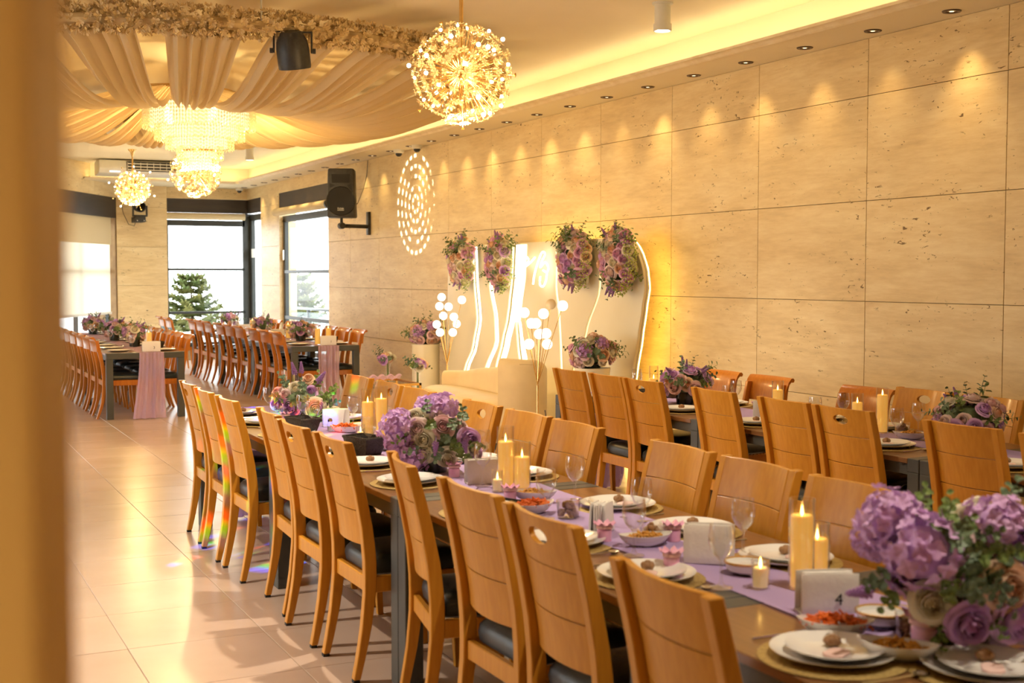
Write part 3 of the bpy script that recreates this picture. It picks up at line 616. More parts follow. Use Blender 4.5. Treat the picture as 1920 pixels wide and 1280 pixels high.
O('wall_plate', MB().box(.40, .438, -.09, .0, -.17, .16).mesh('wall_plate', M['black'], bevel=.004), t)
O('arm', MB().tube([(-.02, -.15, -.05), (.42, -.045, -.05)], .028, 12).mesh('arm', M['black']), t)
O('pivot', MB().tube([(-.03, -.13, -.05), (-.03, -.23, -.05)], .045, 14).tube([(-.03, -.18, -.05), (-.03, -.18, .065)], .02, 10).mesh('pivot', M['black']), t)
tag(O('speaker_cable', MB().tube([(6.17, 17.30, 3.26), (6.17, 17.34, 3.05), (6.15, 17.45, 2.85), (6.05, 17.40, 2.65), (5.92, 17.30, 2.55)], .006, 6).mesh('speaker_cable', M['cable'])), 'thin brown cable from the ceiling down to the loudspeaker', 'cable')

# ------------------------------------------------------------------ effect light on the far pillar, with its dotted gobo
mp = Vector((4.08, 23.75, 2.86)); tgt = Vector((W, 15.50, 2.545)); dr = (Vector((5.2, 17.0, 2.2)) - mp).normalized()
t = thing('effect_light', 'black moving effect light fixed to the far pillar below the small chandelier', 'stage light', mp)
O('head', MB().lathe([(.04, -.22), (.085, -.18), (.10, -.05), (.10, .02), (.09, .03)], 22, cap=False).mesh('head', M['black']), t, quat=dr.to_track_quat('Z', 'Y'))
O('lens_ring', MB().lathe([(.088, .03), (.10, .035), (.10, .05), (.088, .05)], 22, cap=False).mesh('lens_ring', M['black']), t, quat=dr.to_track_quat('Z', 'Y'))
O('yoke', MB().box(-.13, -.11, -.05, .05, -.16, .02).box(.11, .13, -.05, .05, -.16, .02).box(-.13, .13, -.05, .05, -.18, -.15).mesh('yoke', M['black'], bevel=.006), t)
O('base', MB().box(-.09, .09, -.07, .39, -.28, -.18).mesh('base', M['black'], bevel=.008), t)
for s_ in (-1, 1): O('screw', MB().ball((s_ * .06, -.075, -.255), .012, 8, 6).mesh('screw', M['silver']), t)
# its twin hangs further left, outside the picture, and throws the dotted pattern on the stone wall
mp = Vector((-.1, 14.9, 3.1)); dr = (tgt - mp).normalized()
t = thing('effect_light', 'black moving effect light hung from the ceiling left of the picture', 'stage light', mp)
O('head', MB().lathe([(.04, -.22), (.085, -.18), (.10, -.05), (.10, .12), (.09, .13)], 22, cap=False).mesh('head', M['black']), t, quat=dr.to_track_quat('Z', 'Y'))
O('hanger', MB().tube([(0, 0, .09), (0, 0, ZC - mp.z)], .02, 8).mesh('hanger', M['black']), t)
gm = MB(); RMAX = .0165
rings = [(.0, 0), (.10, 6), (.16, 0), (.27, 10), (.34, 0), (.47, 15), (.55, 0), (.70, 20), (.78, 0), (.92, 24), (1.0, 0)]
# opaque gobo disc: polar cells, the dots are left open
R0 = [.0, .12, .18, .30, .36, .49, .55, .68, .74, .88, .94, 2.4]
for i in range(len(R0) - 1):
    n = [1, 7, 1, 11, 1, 16, 1, 21, 1, 26, 1][i]
    for q in range(n * 2 if n > 1 else 60):
        m_ = n * 2 if n > 1 else 60
        if n > 1 and q % 2 == 0 and not (seeded('g', i, q).random() < .08): continue
        a0, a1 = 2 * math.pi * q / m_ + .3 * i, 2 * math.pi * (q + 1) / m_ + .3 * i
        gm.add([(R0[j] * RMAX * math.cos(a), R0[j] * RMAX * math.sin(a), .15) for j, a in ((i, a0), (i + 1, a0), (i + 1, a1), (i, a1))], [(0, 1, 2, 3)])
O('gobo_disc', gm.raw('gobo_disc', M['pad'], False), t, quat=dr.to_track_quat('Z', 'Y'))
gl = spot('gobo_beam', t, dr * .0, 9000, 18, .1, (1, .93, .85), .0003); gl.rotation_euler = dr.to_track_quat('-Z', 'Y').to_euler()
tag(O('power_cable', MB().tube([(3.80, 24.10, 3.0), (3.84, 24.09, 2.75), (3.93, 24.08, 2.55), (4.03, 24.08, 2.52), (4.08, 24.09, 2.65), (4.07, 24.05, 2.72)], .006, 6).mesh('power_cable', M['cable'])), 'thin dark cable looping down the far pillar to the effect light', 'cable')

# ------------------------------------------------------------------ prism light: red, green and blue beams a little apart through one hole plate
mp = Vector((-1.6, 4.2, 3.3)); tg2 = Vector((1.75, 7.0, .75)); dr = (tg2 - mp).normalized(); qq = dr.to_track_quat('Z', 'Y')
t = thing('prism_light', 'black prism effect light on the ceiling left of the picture', 'stage light', mp)
O('head', MB().lathe([(.04, -.16), (.085, -.14), (.10, -.05), (.10, .12), (.09, .13)], 22, cap=False).mesh('head', M['black']), t, quat=qq)
O('hanger', MB().tube([(0, 0, .08), (0, 0, ZC - mp.z)], .02, 8).mesh('hanger', M['black']), t)
gm = MB(); rn = seeded('prism'); NN = 26; hs = .034
holes = set()
while len(holes) < 34: holes.add((rn.randrange(3, NN - 3), rn.randrange(2, NN - 2)))
for i in range(-6, NN + 6):
    for j in range(-6, NN + 6):
        if (i, j) in holes: continue
        gm.add([((a / NN - .5) * hs, (b / NN - .5) * hs, .10) for a, b in ((i, j), (i + 1, j), (i + 1, j + 1), (i, j + 1))], [(0, 1, 2, 3)])
O('hole_plate', gm.raw('hole_plate', M['pad'], False), t, quat=qq)
ax = qq @ Vector((0, 1, 0))
for k, col in enumerate(((1, .06, .02), (.05, 1, .05), (.03, .06, 1))):
    g_ = spot('prism_beam', t, ax * (k - 1) * .0011, (2600, 2600, 4200)[k], 19, .1, col, .0004); g_.rotation_euler = dr.to_track_quat('-Z', 'Y').to_euler()
# ------------------------------------------------------------------ chair with a boarded back (local: faces +y, origin on the floor)
ZP = [(0, -.245), (.10, -.222), (.22, -.200), (.36, -.184), (.46, -.182), (.60, -.194), (.78, -.228), (.957, -.274)]
def py_(z):
    for (a, ya), (b, yb) in zip(ZP[:-1], ZP[1:]):
        if a <= z <= b: return ya + (yb - ya) * (z - a) / (b - a)
    return ZP[-1][1]
def sweep(mb, zy, x0, x1, dep):
    L_ = []
    for i, (z, y) in enumerate(zy):
        d = dep[i] if isinstance(dep, list) else dep
        L_.append([(x0, y - d, z), (x1, y - d, z), (x1, y + d, z), (x0, y + d, z)])
    return mb.loops(L_)
def zs(a, b, n): return [a + (b - a) * i / n for i in range(n + 1)]
ZZ = zs(.012, .957, 14)
def dep(z): return .014 + .011 * min(1, z / .4) - (.006 * max(0, (z - .5) / .45))
post_me = {s_: sweep(MB(), [(z, py_(z)) for z in ZZ], s_ * .195 - .018, s_ * .195 + .018, [dep(z) for z in ZZ]).mesh('rear_post', M['wood'], bevel=.003, seg=1) for s_ in (-1, 1)}
pad_me = MB().box(-.013, .013, -.013, .013, 0, .012).mesh('foot_pad', M['pad'], False)
fleg_me = MB().loops([[(x * h_, .19 + y * h_ + dy, z) for x, y in ((-1, -1), (1, -1), (1, 1), (-1, 1))] for z, h_, dy in ((0, .014, .012), (.15, .016, .004), (.36, .019, 0), (.41, .019, 0))]).mesh('front_leg', M['wood'], bevel=.003, seg=1)
def bow(x, z): return py_(z) + .004 - .030 * (1 - (x / .178) ** 2)
def board(z0, z1):
    return MB().slab(lambda u, v: (-.1775 + .355 * u, bow(-.1775 + .355 * u, z0 + (z1 - z0) * v), z0 + (z1 - z0) * v), 12, 3, (0, .017, .001)).mesh('back_board', M['wood'], bevel=.0015, seg=1)
def board_hole(z0, z1):
    mb = MB(); cx, cz, a, b = 0, (z0 + z1) / 2 + .012, .052, .024; angs = []
    for q in range(32): angs.append(2 * math.pi * q / 32)
    for sx in (-1, 1):
        for zz in (z0, z1): angs.append(math.atan2(zz - cz, sx * .1775) % (2 * math.pi))
    angs = sorted(set(round(t, 4) for t in angs)); n = len(angs)
    def pt(t, s_):
        c, s2 = math.cos(t), math.sin(t)
        k = min(.1775 / abs(c) if abs(c) > 1e-6 else 9, ((z1 - cz) if s2 > 0 else (cz - z0)) / abs(s2) if abs(s2) > 1e-6 else 9)
        xi, zi = a * c, b * s2; xo, zo = c * k, s2 * k; return xi + (xo - xi) * s_, cz + zi + (zo - zi) * s_
    F, B = [], []
    for s_ in (0, .15, .4, .7, 1):
        P = [pt(t, s_) for t in angs]
        F.append([(x, bow(x, z), z) for x, z in P]); B.append([(x, bow(x, z) + .017, z) for x, z in P])
    mb.loops(F + B[::-1] + [F[0]], cap=False)
    me = mb.mesh('back_board', M['wood']); bm = bmesh.new(); bm.from_mesh(me); bmesh.ops.remove_doubles(bm, verts=bm.verts, dist=1e-5); bmesh.ops.recalc_face_normals(bm, faces=bm.faces); bm.to_mesh(me); bm.free(); me.set_sharp_from_angle(angle=R(35)); return me
bd = [board(.535, .672), board(.675, .815), board(.818, .955)]; bh = board_hole(.818, .955)
def rrect(w0, w1, d0, d1, r, z, n=5):
    """rounded trapezoid outline: w0 back half width, w1 front half width"""
    pts = []
    for cx, cy, a0 in ((w1 - r, d1 - r, 0), (-w1 + r, d1 - r, 90), (-w0 + r, d0 + r, 180), (w0 - r, d0 + r, 270)):
        for k in range(n + 1): a = R(a0 + 90 * k / n); pts.append((cx + r * math.cos(a), cy + r * math.sin(a), z))
    return pts
seat_me = MB().loops([rrect(.175 - i, .205 - i, -.170 + i, .215 - i, .04, z) for i, z in ((.012, .412), (.002, .420), (-.002, .448), (.002, .472), (.014, .488), (.045, .498), (.10, .503))]).mesh('seat', M['leather'])
frame_me = MB().box(-.178, .178, .178, .202, .352, .416).box(-.178, .178, -.196, -.172, .352, .416).box(-.206, -.182, -.18, .19, .352, .416).box(.182, .206, -.18, .19, .352, .416).mesh('seat_frame', M['wood'], bevel=.003, seg=1)
def chairA(loc, rz, lab, hole, group):
    t = thing('dining_chair', lab, 'chair', loc, rz, group)
    for s_ in (-1, 1):
        p_ = O('rear_post', post_me[s_], t); O('foot_pad', pad_me, p_, (s_ * .195, -.243, 0))
        O('front_leg', fleg_me, t, (s_ * .185, 0, 0))
    O('back_board', bd[0], t); O('back_board', bd[1], t); O('back_board', bh if hole else bd[2], t)
    O('seat', seat_me, t); O('seat_frame', frame_me, t); return t
# ------------------------------------------------------------------ scroll-back chair
ZPB = [(0, -.265), (.08, -.235), (.20, -.200), (.34, -.182), (.46, -.180), (.58, -.195), (.72, -.225), (.84, -.248), (.90, -.262)]
def pyb(z):
    for (a, ya), (b, yb) in zip(ZPB[:-1], ZPB[1:]):
        if a <= z <= b: return ya + (yb - ya) * (z - a) / (b - a)
    return ZPB[-1][1]
ZB = zs(0, .88, 14)
postB = {s_: sweep(MB(), [(z, pyb(z)) for z in ZB], s_ * .185 - .016, s_ * .185 + .016, [.013 + .011 * min(1, z / .35) - .006 * max(0, (z - .5) / .4) for z in ZB]).mesh('rear_post', M['wood2'], bevel=.004, seg=2) for s_ in (-1, 1)}
flegB = MB().loops([[(x * h_, .19 + y * h_ + dy, z) for x, y in ((-1, -1), (1, -1), (1, 1), (-1, 1))] for z, h_, dy in ((0, .012, .032), (.10, .014, .018), (.22, .017, .006), (.36, .020, 0), (.42, .020, 0))]).mesh('front_leg', M['wood2'], bevel=.004, seg=2)
secp = [(.010, .755), (.004, .80), (-.006, .85), (-.022, .895), (-.044, .922), (-.062, .924), (-.072, .912), (-.068, .898), (-.056, .895), (-.046, .898), (-.030, .880), (-.020, .85), (-.014, .80), (-.010, .755)]
def rail(u):
    x = -.225 + .45 * u; o = .028 * (1 - (x / .225) ** 2)
    return [(x, pyb(.80) - .012 - o + p, z) for p, z in secp]
railB = MB().loops([rail(i / 14) for i in range(15)]).mesh('top_rail', M['wood2'], angle=50)
seatB = MB().loops([rrect(.172 - i, .208 - i, -.172 + i, .222 - i, .045, z) for i, z in ((.012, .428), (.0, .44), (-.002, .458), (.004, .476), (.02, .49), (.06, .498), (.11, .502))]).mesh('seat', M['leather'])
frameB = MB().box(-.18, .18, .18, .206, .368, .43).box(-.18, .18, -.196, -.170, .368, .43).box(-.208, -.184, -.18, .19, .368, .43).box(.184, .208, -.18, .19, .368, .43).mesh('seat_frame', M['wood2'], bevel=.004, seg=1)
nb_ = MB()
for k in range(13):
    x = -.17 + .34 * k / 12; nb_.octa((x, .209, .432), .006); nb_.octa((x * .95, -.199, .432), .006)
for k in range(12):
    y = -.15 + .32 * k / 11; nb_.octa((.209, y, .432), .006); nb_.octa((-.209, y, .432), .006)
nailB = nb_.raw('nail_trim', M['gold'], False)
padB = MB().slab(lambda u, v: (-.165 + .33 * u, pyb(.5 + .26 * v) - .035 * (1 - (2 * u - 1) ** 2), .5 + .26 * v), 8, 5, (0, .04, 0)).mesh('back_pad', M['teal'], bevel=.01)
def chairB(loc, rz, lab, group, pad=False):
    t = thing('scroll_chair', lab, 'chair', loc, rz, group)
    for s_ in (-1, 1): O('rear_post', postB[s_], t); O('front_leg', flegB, t, (s_ * .186, 0, 0))
    O('top_rail', railB, t); O('seat', seatB, t); O('seat_frame', frameB, t); O('nail_trim', nailB, t, kind='stuff')
    if pad: O('back_pad', padB, t, label='teal leather back pad')
    return t
# ------------------------------------------------------------------ tables: grey frame, walnut top
HT = .742
tl = {}
def table(x0, x1, y0, y1, lab, group):
    w_, l_ = x1 - x0, y1 - y0; k = (round(w_, 3), round(l_, 3))
    if k not in tl:
        lg = MB().box(-.0375, .0375, -.0375, .0375, 0, .675).mesh('leg', M['tframe'], False, bevel=.003, seg=1)
        ae = MB().box(-w_ / 2, w_ / 2, -.0375, .0375, .675, HT).mesh('end_rail', M['tframe'], False, bevel=.003, seg=1)
        asd = MB().box(-.018, .018, -l_ / 2 + .075, l_ / 2 - .075, .66, .714).mesh('side_rail', M['tframe'], False, bevel=.002, seg=1)
        tp = MB().box(-w_ / 2, w_ / 2, -l_ / 2 + .0765, l_ / 2 - .0765, .7145, HT - .001).mesh('top_panel', M['ttop'], False, bevel=.003, seg=1)
        tl[k] = (lg, ae, asd, tp)
    lg, ae, asd, tp = tl[k]
    t = thing('dining_table', lab, 'table', ((x0 + x1) / 2, (y0 + y1) / 2, 0), 0, group)
    for sx in (-1, 1):
        for sy in (-1, 1): O('leg', lg, t, (sx * (w_ / 2 - .0375), sy * (l_ / 2 - .0375), 0))
        O('side_rail', asd, t, (sx * (w_ / 2 - .03), 0, 0))
    for sy in (-1, 1): O('end_rail', ae, t, (0, sy * (l_ / 2 - .0375), 0))
    O('top_panel', tp, t); return t
X1, X2 = 1.74, 2.60
ends = [8.16, 6.36, 4.56, 2.76, .96]
for i in range(4):
    table(X1, X2, ends[i + 1] + .003, ends[i] - .003, 'grey-framed walnut table, %s from the far end of the long front row' % ORD[i + 1], 'tables of the long front row')
Y1, Y2 = 4.32, 5.18
ends2 = [8.10, 6.28, 4.46, 2.64]
for i in range(3):
    table(Y1, Y2, ends2[i + 1] + .003, ends2[i] - .003, 'grey-framed walnut table, %s from the far end of the stone-wall row' % ORD[i + 1], 'tables of the row along the stone wall')
for i in range(3):
    table(2.11, 2.97, 14.55 + 1.85 * i + .003, 14.55 + 1.85 * (i + 1) - .003, 'grey-framed table, %s from the near end of the far-left row' % ORD[i + 1], 'tables of the far-left row')
for i in range(3):
    table(4.35, 5.21, 14.95 + 1.92 * i + .003, 14.95 + 1.92 * (i + 1) - .003, 'grey-framed table, %s from the near end of the row before the windows' % ORD[i + 1], 'tables of the row before the windows')
# chairs of the main row
NEAR = [7.76, 7.23, 6.69, 5.95, 5.42, 4.89, 4.15, 3.56, 3.05, 2.29]
NH = {1, 5, 6, 9}
for i, y in enumerate(NEAR):
    r_ = seeded('n', i); yaw = [-2, -1, 0, -3, 0, 0, -11, 1, 0, -2][i]
    chairA((1.855 + [.02, 0, 0, .03, -.01, 0, .03, .01, 0, -.09][i], y, 0), R(-90 + yaw), '%s, %s from the far end, aisle side of front table' % ('honey wooden chair with hand hole' if i + 1 in NH else 'plain-backed honey wooden chair', ORD[i + 1]), i + 1 in NH, 'aisle-side chairs of the front table')
FAR = [7.77, 7.22, 6.74, 5.88, 5.35, 4.87, 4.05, 3.56, 3.06, 2.30]
FH = {2, 4}
for i, y in enumerate(FAR):
    yaw = [1, -1, 0, 0, 1, 0, -1, 0, 1, 0][i]
    chairA((2.44, y, 0), R(90 + yaw), '%s, %s from the far end, right side of front table' % ('honey wooden chair with hand hole' if i + 1 in FH else 'plain-backed honey wooden chair', ORD[i + 1]), i + 1 in FH, 'right-side chairs of the front table')
SN = [7.68, 7.17, 6.73, 5.95, 5.32, 4.87, 4.10, 3.55]
SH = {3, 6}
for i, y in enumerate(SN):
    yaw = [0, 0, 1, -2, -1, 1, 2, 0][i]
    chairA((4.475, y, 0), R(-90 + yaw), '%s, %s from the far end, near side of stone-wall table' % ('honey wooden chair with hand hole' if i + 1 in SH else 'plain-backed honey wooden chair', ORD[i + 1]), i + 1 in SH, 'near-side chairs of the stone-wall table')
for i, (y, kd) in enumerate(((7.50, 'B'), (6.93, 'B'), (5.975, 'B'), (5.44, 'H'), (4.93, 'A'), (4.12, 'A'))):
    if kd == 'B': chairB((5.06, y, 0), R(90), 'glossy orange scroll-back chair against the stone wall, %s from the far end' % ORD[i + 1], 'chairs between the wall-side table and the stone wall')
    else: chairA((5.03, y, 0), R(90), 'honey boarded chair %s against the stone wall, %s from the far end' % ('with oval hand hole' if kd == 'H' else 'without a hole', ORD[i + 1]), kd == 'H', 'chairs between the wall-side table and the stone wall')
# rear rows
for row, (xl, xr, y0, ln, num) in enumerate(((2.29, 2.79, 14.55, 1.85, 'far-left table'), (4.53, 5.03, 14.95, 1.92, 'table before the windows'))):
    for i in range(9):
        y = y0 + ln * (i // 3) + .33 + .585 * (i % 3)
        chairB((xl, y, 0), R(-90), 'orange scroll-back chair, %s from the near end, left of the %s' % (ORD[i + 1], num), 'left chairs of the %s' % num)
        chairB((xr, y, 0), R(90), 'orange scroll-back chair, %s from the near end, right of the %s' % (ORD[i + 1], num), 'right chairs of the %s' % num)
for i in range(2):
    chairB((4.35, 21.25 + i * .62, 0), R(-90), 'orange chair with teal padded back by the corner window, %s of two' % ('nearer' if i == 0 else 'farther'), 'teal-backed chairs by the corner window', True)
# ------------------------------------------------------------------ table runners
def runner(name, lab, xc, hw, y0, y1, mat, far_drop=None, near_drop=None, seed=0, dropmat=None):
    rn = seeded('run', seed); ph = [rn.uniform(0, 6) for _ in range(6)]
    def edge(y, s_): return xc + s_ * hw + .018 * math.sin(y * 1.7 + ph[0] + s_) + .010 * math.sin(y * 4.1 + ph[1] + 2 * s_)
    def top(u, v):
        y = y0 + (y1 - y0) * u; a, b = edge(y, -1), edge(y, 1)
        return (a + (b - a) * v, y, HT + .0025 + .003 * (1 + math.sin(v * 14 + y * 3 + ph[2])) * (.3 + .7 * abs(math.sin(y * 2.3 + ph[3]))))
    t = thing(name, lab, 'table runner', (0, 0, 0), 0, 'table runners')
    O('cloth_top', MB().sheet(top, max(8, int((y1 - y0) * 14)), 18).mesh('cloth_top', mat), t)
    for (yy, sg, flare) in ([(y1, 1, far_drop)] if far_drop else []) + ([(y0, -1, near_drop)] if near_drop else []):
        def dropf(u, v):
            z = HT + .004 - u * (HT - .006); w_ = hw * (1 + (flare - 1) * u ** 1.6); x = xc + (v - .5) * 2 * w_ - (flare - 1) * .12 * u * u
            off = .012 + .018 * math.sin(v * 22 + ph[4]) * (.3 + u) + .010 * math.sin(v * 41) + (.05 * max(0, u - .85) / .15)
            return (x, yy + sg * (.012 + abs(off) + .012 * u), max(.004, z))
        O('hanging_end', MB().sheet(dropf, 22, 40).mesh('hanging_end', dropmat or mat), t)
runner('table_runner', 'long lilac cloth runner along the middle of the front table', 2.215, .185, 1.0, 8.17, M['runner'], far_drop=1.1, seed=1)
runner('table_runner', 'lilac cloth runner along the middle of the stone-wall table', 4.77, .17, 2.65, 8.11, M['runner'], far_drop=1.1, seed=2)
runner('table_runner', 'pink sheer runner hanging to the floor at the far-left table', 2.60, .135, 14.54, 20.0, M['sheer'], near_drop=1.35, seed=3)
runner('table_runner', 'dusty pink runner hanging to the floor at the table before the windows', 4.80, .135, 14.94, 20.6, M['sheer'], near_drop=1.0, seed=4)
# ------------------------------------------------------------------ lit wavy backdrop
XB = 5.93
bk = thing('backdrop', 'white photo backdrop of wavy lit panels standing before the stone wall', 'backdrop', (0, 0, 0))
def interp(pts, z):
    if z <= pts[0][0]: return pts[0][1]
    for (a, ya), (b, yb) in zip(pts[:-1], pts[1:]):
        if a <= z <= b:
            t = (z - a) / (b - a); t = t * t * (3 - 2 * t) * .5 + t * .5; return ya + (yb - ya) * t
    return pts[-1][1]
TOP = 1.95
# curves y(z) from left (far, large y) to right (near)
CL = [(0, 13.75), (.7, 13.80), (1.43, 13.74), (1.95, 13.72)]
C1a = [(0, 13.6), (.30, 13.42), (.55, 13.20), (.80, 12.98), (1.11, 12.86), (1.59, 12.95), (1.95, 12.98)]
C2a = [(0, 12.98), (.30, 12.85), (.58, 12.66), (.89, 12.40), (1.15, 12.42), (1.47, 12.55), (1.95, 12.66)]
C3a = [(0, 12.6), (.30, 12.50), (.6, 12.33), (.9, 12.18), (1.3, 11.98), (1.6, 11.88), (1.95, 11.86)]
C3b = [(0, 11.60), (.4, 11.66), (.7, 11.72), (1.0, 11.86), (1.14, 11.91), (1.3, 11.82), (1.95, 11.58)]
C4 = [(0, 10.95), (.5, 10.90), (.9, 10.93), (1.2, 10.96), (1.5, 11.03), (1.95, 11.02)]
C5 = [(0, 10.75), (.6, 10.72), (1.09, 10.42), (1.47, 10.18), (1.95, 10.10)]
CR = [(0, 9.82), (.4, 9.70), (.74, 9.60), (1.07, 9.51), (1.31, 9.45), (1.5, 9.40), (1.66, 9.43), (1.82, 9.52), (1.95, 9.68)]
NZ = 26
def panel(ca, cb, x, th, sh=0, z1=TOP):
    zs_ = [z1 * i / NZ for i in range(NZ + 1)]
    L_ = [[(x, interp(ca, z), z), (x, interp(cb, z), z), (x + th, interp(cb, z), z), (x + th, interp(ca, z), z)] for z in zs_]
    return MB().loops(L_).mesh('wave_panel', M['whitepaint'], True, bevel=.006, seg=2)
def off(c, d): return [(z, y + d) for z, y in c]
O('base_board', panel(CL, CR, XB, .02), bk)
def band(c, w_): return off(c, w_ / 2), off(c, -w_ / 2)
L3 = [(0, 12.72), (.30, 12.60), (.6, 12.43), (.9, 12.27), (1.14, 12.15), (1.3, 12.10), (1.6, 12.03), (1.95, 12.00)]
R3 = [(0, 11.52), (.4, 11.58), (.7, 11.66), (1.0, 11.78), (1.14, 11.82), (1.3, 11.80), (1.6, 11.70), (1.95, 11.66)]
fr = [(CL, off(C1a, .06)), (off(C1a, -.06), off(C2a, .055)), (off(C2a, -.065), L3), (R3, off(C4, .028)), (off(C4, -.028), off(C5, .012)), (off(C5, -.012), CR)]
for i, (a, b) in enumerate(fr): O('wave_panel', panel(a, b, XB - .045 + .010 * (i % 2), .03), bk)
# the lit gap between the third and fourth panels parts in two around an upright tongue
T1 = [(0, 12.50), (.3, 12.38), (.6, 12.22), (.9, 12.06), (1.12, 11.95)]; T2 = [(0, 11.72), (.3, 11.76), (.6, 11.82), (.9, 11.90), (1.12, 11.94)]
O('wave_panel', panel(T1, T2, XB - .042, .03, z1=1.12), bk)
def strip(c, x, w_, mat, z0=.02, z1=TOP - .02, c2=None):
    n = 30; mb = MB(); zs_ = [z0 + (z1 - z0) * i / n for i in range(n + 1)]; d = c2 or c
    L_ = [[(x, interp(c, z) + w_, z), (x, interp(d, z) - w_, z), (x + .006, interp(d, z) - w_, z), (x + .006, interp(c, z) + w_, z)] for z in zs_]
    return mb.loops(L_).mesh('led_strip', mat, False)
for c, w_ in ((C1a, .05), (C2a, .045), (C4, .02), (C5, .006)): O('led_strip', strip(c, XB - .008, w_, M['ledw']), bk)
O('led_strip', strip(L3, XB - .008, -.02, M['ledw'], 1.12, TOP - .02, [(z, y - .27) for z, y in L3]), bk)
O('led_strip', strip(L3, XB - .008, -.02, M['ledw'], .02, 1.12, T1), bk)
O('led_strip', strip(T2, XB - .008, -.02, M['ledw'], .02, 1.12, R3), bk)
O('edge_light', strip(off(CR, .05), XB + .05, .010, M['ledy']), bk, label='hidden warm light strip behind the right edge')
O('edge_light', MB().box(XB + .03, XB + .04, 10.2, 12.0, TOP - .08, TOP - .06).mesh('edge_light', M['ledy'], False), bk)
for y in (9.9, 11.8, 13.5): O('stand_off', MB().box(XB + .02, W - .015, y, y + .04, .3, .34).mesh('stand_off', M['whitepaint'], False), bk)
# neon script
nn = thing('neon_script', 'glowing white neon handwriting on the lit backdrop', 'neon sign', (XB - .10, 11.35, 1.72))
def tubes(pts, r=.010): return MB().tube([(0, -y, z) for y, z in pts], r, 7).mesh('neon_stroke', M['neon'])
def smooth(pts, n=5):
    out = []
    for i in range(len(pts) - 1):
        p0, p1, p2, p3 = [Vector(pts[max(0, min(len(pts) - 1, i + k))]) for k in (-1, 0, 1, 2)]
        for q in range(n):
            t = q / n; out.append(.5 * ((2 * p1) + (-p0 + p2) * t + (2 * p0 - 5 * p1 + 4 * p2 - p3) * t * t + (-p0 + 3 * p1 - 3 * p2 + p3) * t ** 3))
    return out + [Vector(pts[-1])]
for pts in ([(-.62, .06), (-.66, .0), (-.60, -.03), (-.66, -.09), (-.72, -.11)], [(-.30, .05), (-.22, .08), (-.16, .04), (-.24, -.02), (-.12, .02), (-.02, .07)],
            [(-.06, -.20), (-.03, -.10), (.06, .04), (.14, .12), (.20, .10), (.12, .02), (.10, -.03), (.20, .02), (.27, -.03), (.24, -.08), (.16, -.06)],
            [(.10, -.12), (.09, -.20), (.16, -.22), (.22, -.16), (.24, -.08)]):
    O('neon_stroke', tubes([tuple(p) for p in smooth(pts)]), nn)
for y, z in ((.1, .06), (-.2, .06)): O('neon_mount', MB().tube([(0, -y, z), (.06, -y, z)], .006, 6).mesh('neon_mount', M['acwhite']), nn)
# ------------------------------------------------------------------ cream swoop sofa
sf = thing('loveseat', 'cream velvet loveseat with swooping back in front of the backdrop', 'sofa', (0, 0, 0))
path = smooth([(4.96, 10.32), (5.06, 10.20), (5.20, 10.18), (5.31, 10.30), (5.37, 10.6), (5.40, 11.2), (5.42, 11.8), (5.38, 12.15), (5.24, 12.32)], 6); n = len(path)
def backsec(i):
    u = i / (n - 1); p = path[i]; t = (path[min(i + 1, n - 1)] - path[max(i - 1, 0)]).normalized(); nrm = Vector((t.y, -t.x))
    h_ = .86 - .06 * u - .20 * max(0, min(1, (u - .25) / .6)) ** 1.2; th = .085
    pr = [(-th, .05), (-th, h_ - .06), (-th * .75, h_ - .02), (-th * .3, h_), (th * .3, h_), (th * .75, h_ - .02), (th, h_ - .06), (th, .05)]
    return [(p.x + nrm.x * a, p.y + nrm.y * a, z) for a, z in pr]
O('back', MB().loops([backsec(i) for i in range(n)]).mesh('back', M['velvet'], angle=60), sf)
def seatsec(z, i):
    pts = [(4.92 + i, 10.36), (4.88 + i, 10.7), (4.86 + i, 11.2), (4.88 + i, 11.8), (4.95 + i, 12.2), (5.04 + i, 12.34 - i), (5.22, 12.30 - i), (5.35 - i, 12.0), (5.34 - i, 11.2), (5.31 - i, 10.6), (5.22, 10.34), (5.06, 10.32)]
    return [(x, y, z) for x, y in pts]
O('seat', MB().loops([seatsec(z, i) for z, i in ((.07, .03), (.10, .0), (.32, -.02), (.40, -.01), (.445, .025), (.46, .08))]).mesh('seat', M['velvet'], bevel=.02, angle=70), sf)
O('piping', MB().tube([(4.955, 10.225, .12), (4.955, 10.225, .72), (4.985, 10.20, .80), (5.05, 10.12, .815), (5.18, 10.09, .81)], .006, 6).mesh('piping', M['velvet']), sf)
O('plinth', MB().loops([seatsec(z, .06) for z in (0, .07)]).mesh('plinth', M['pad'], False), sf)
# ------------------------------------------------------------------ gold frame stand with pink cloth
t = thing('gold_stand', 'gold square-tube stand with ruffled pink cloth left of the loveseat', 'stand', (4.80, 12.62, 0))
mb = MB()
for x in (-.2, .2):
    for y in (-.2, .5): O('leg', MB().box(x - .012, x + .012, y - .012, y + .012, 0, .47).mesh('leg', M['gold'], False), t)
O('top_frame', MB().box(-.212, .212, -.212, -.188, .446, .47).box(-.212, .212, .488, .512, .446, .47).box(-.212, -.188, -.2, .5, .446, .47).box(.188, .212, -.2, .5, .446, .47).mesh('top_frame', M['gold'], False), t)
O('cloth', MB().sheet(lambda u, v: (-.19 + .38 * v, .28 + .2 * u + .012 * math.sin(v * 25), .475 + .05 * abs(math.sin(v * 12)) * (1 - u) + .02 * math.sin(u * 9)), 12, 30).sheet(lambda u, v: (-.215 - .012 * math.sin(v * 22) , .26 + .26 * v, .50 - .44 * u), 10, 30).mesh('cloth', M['sheer']), t)
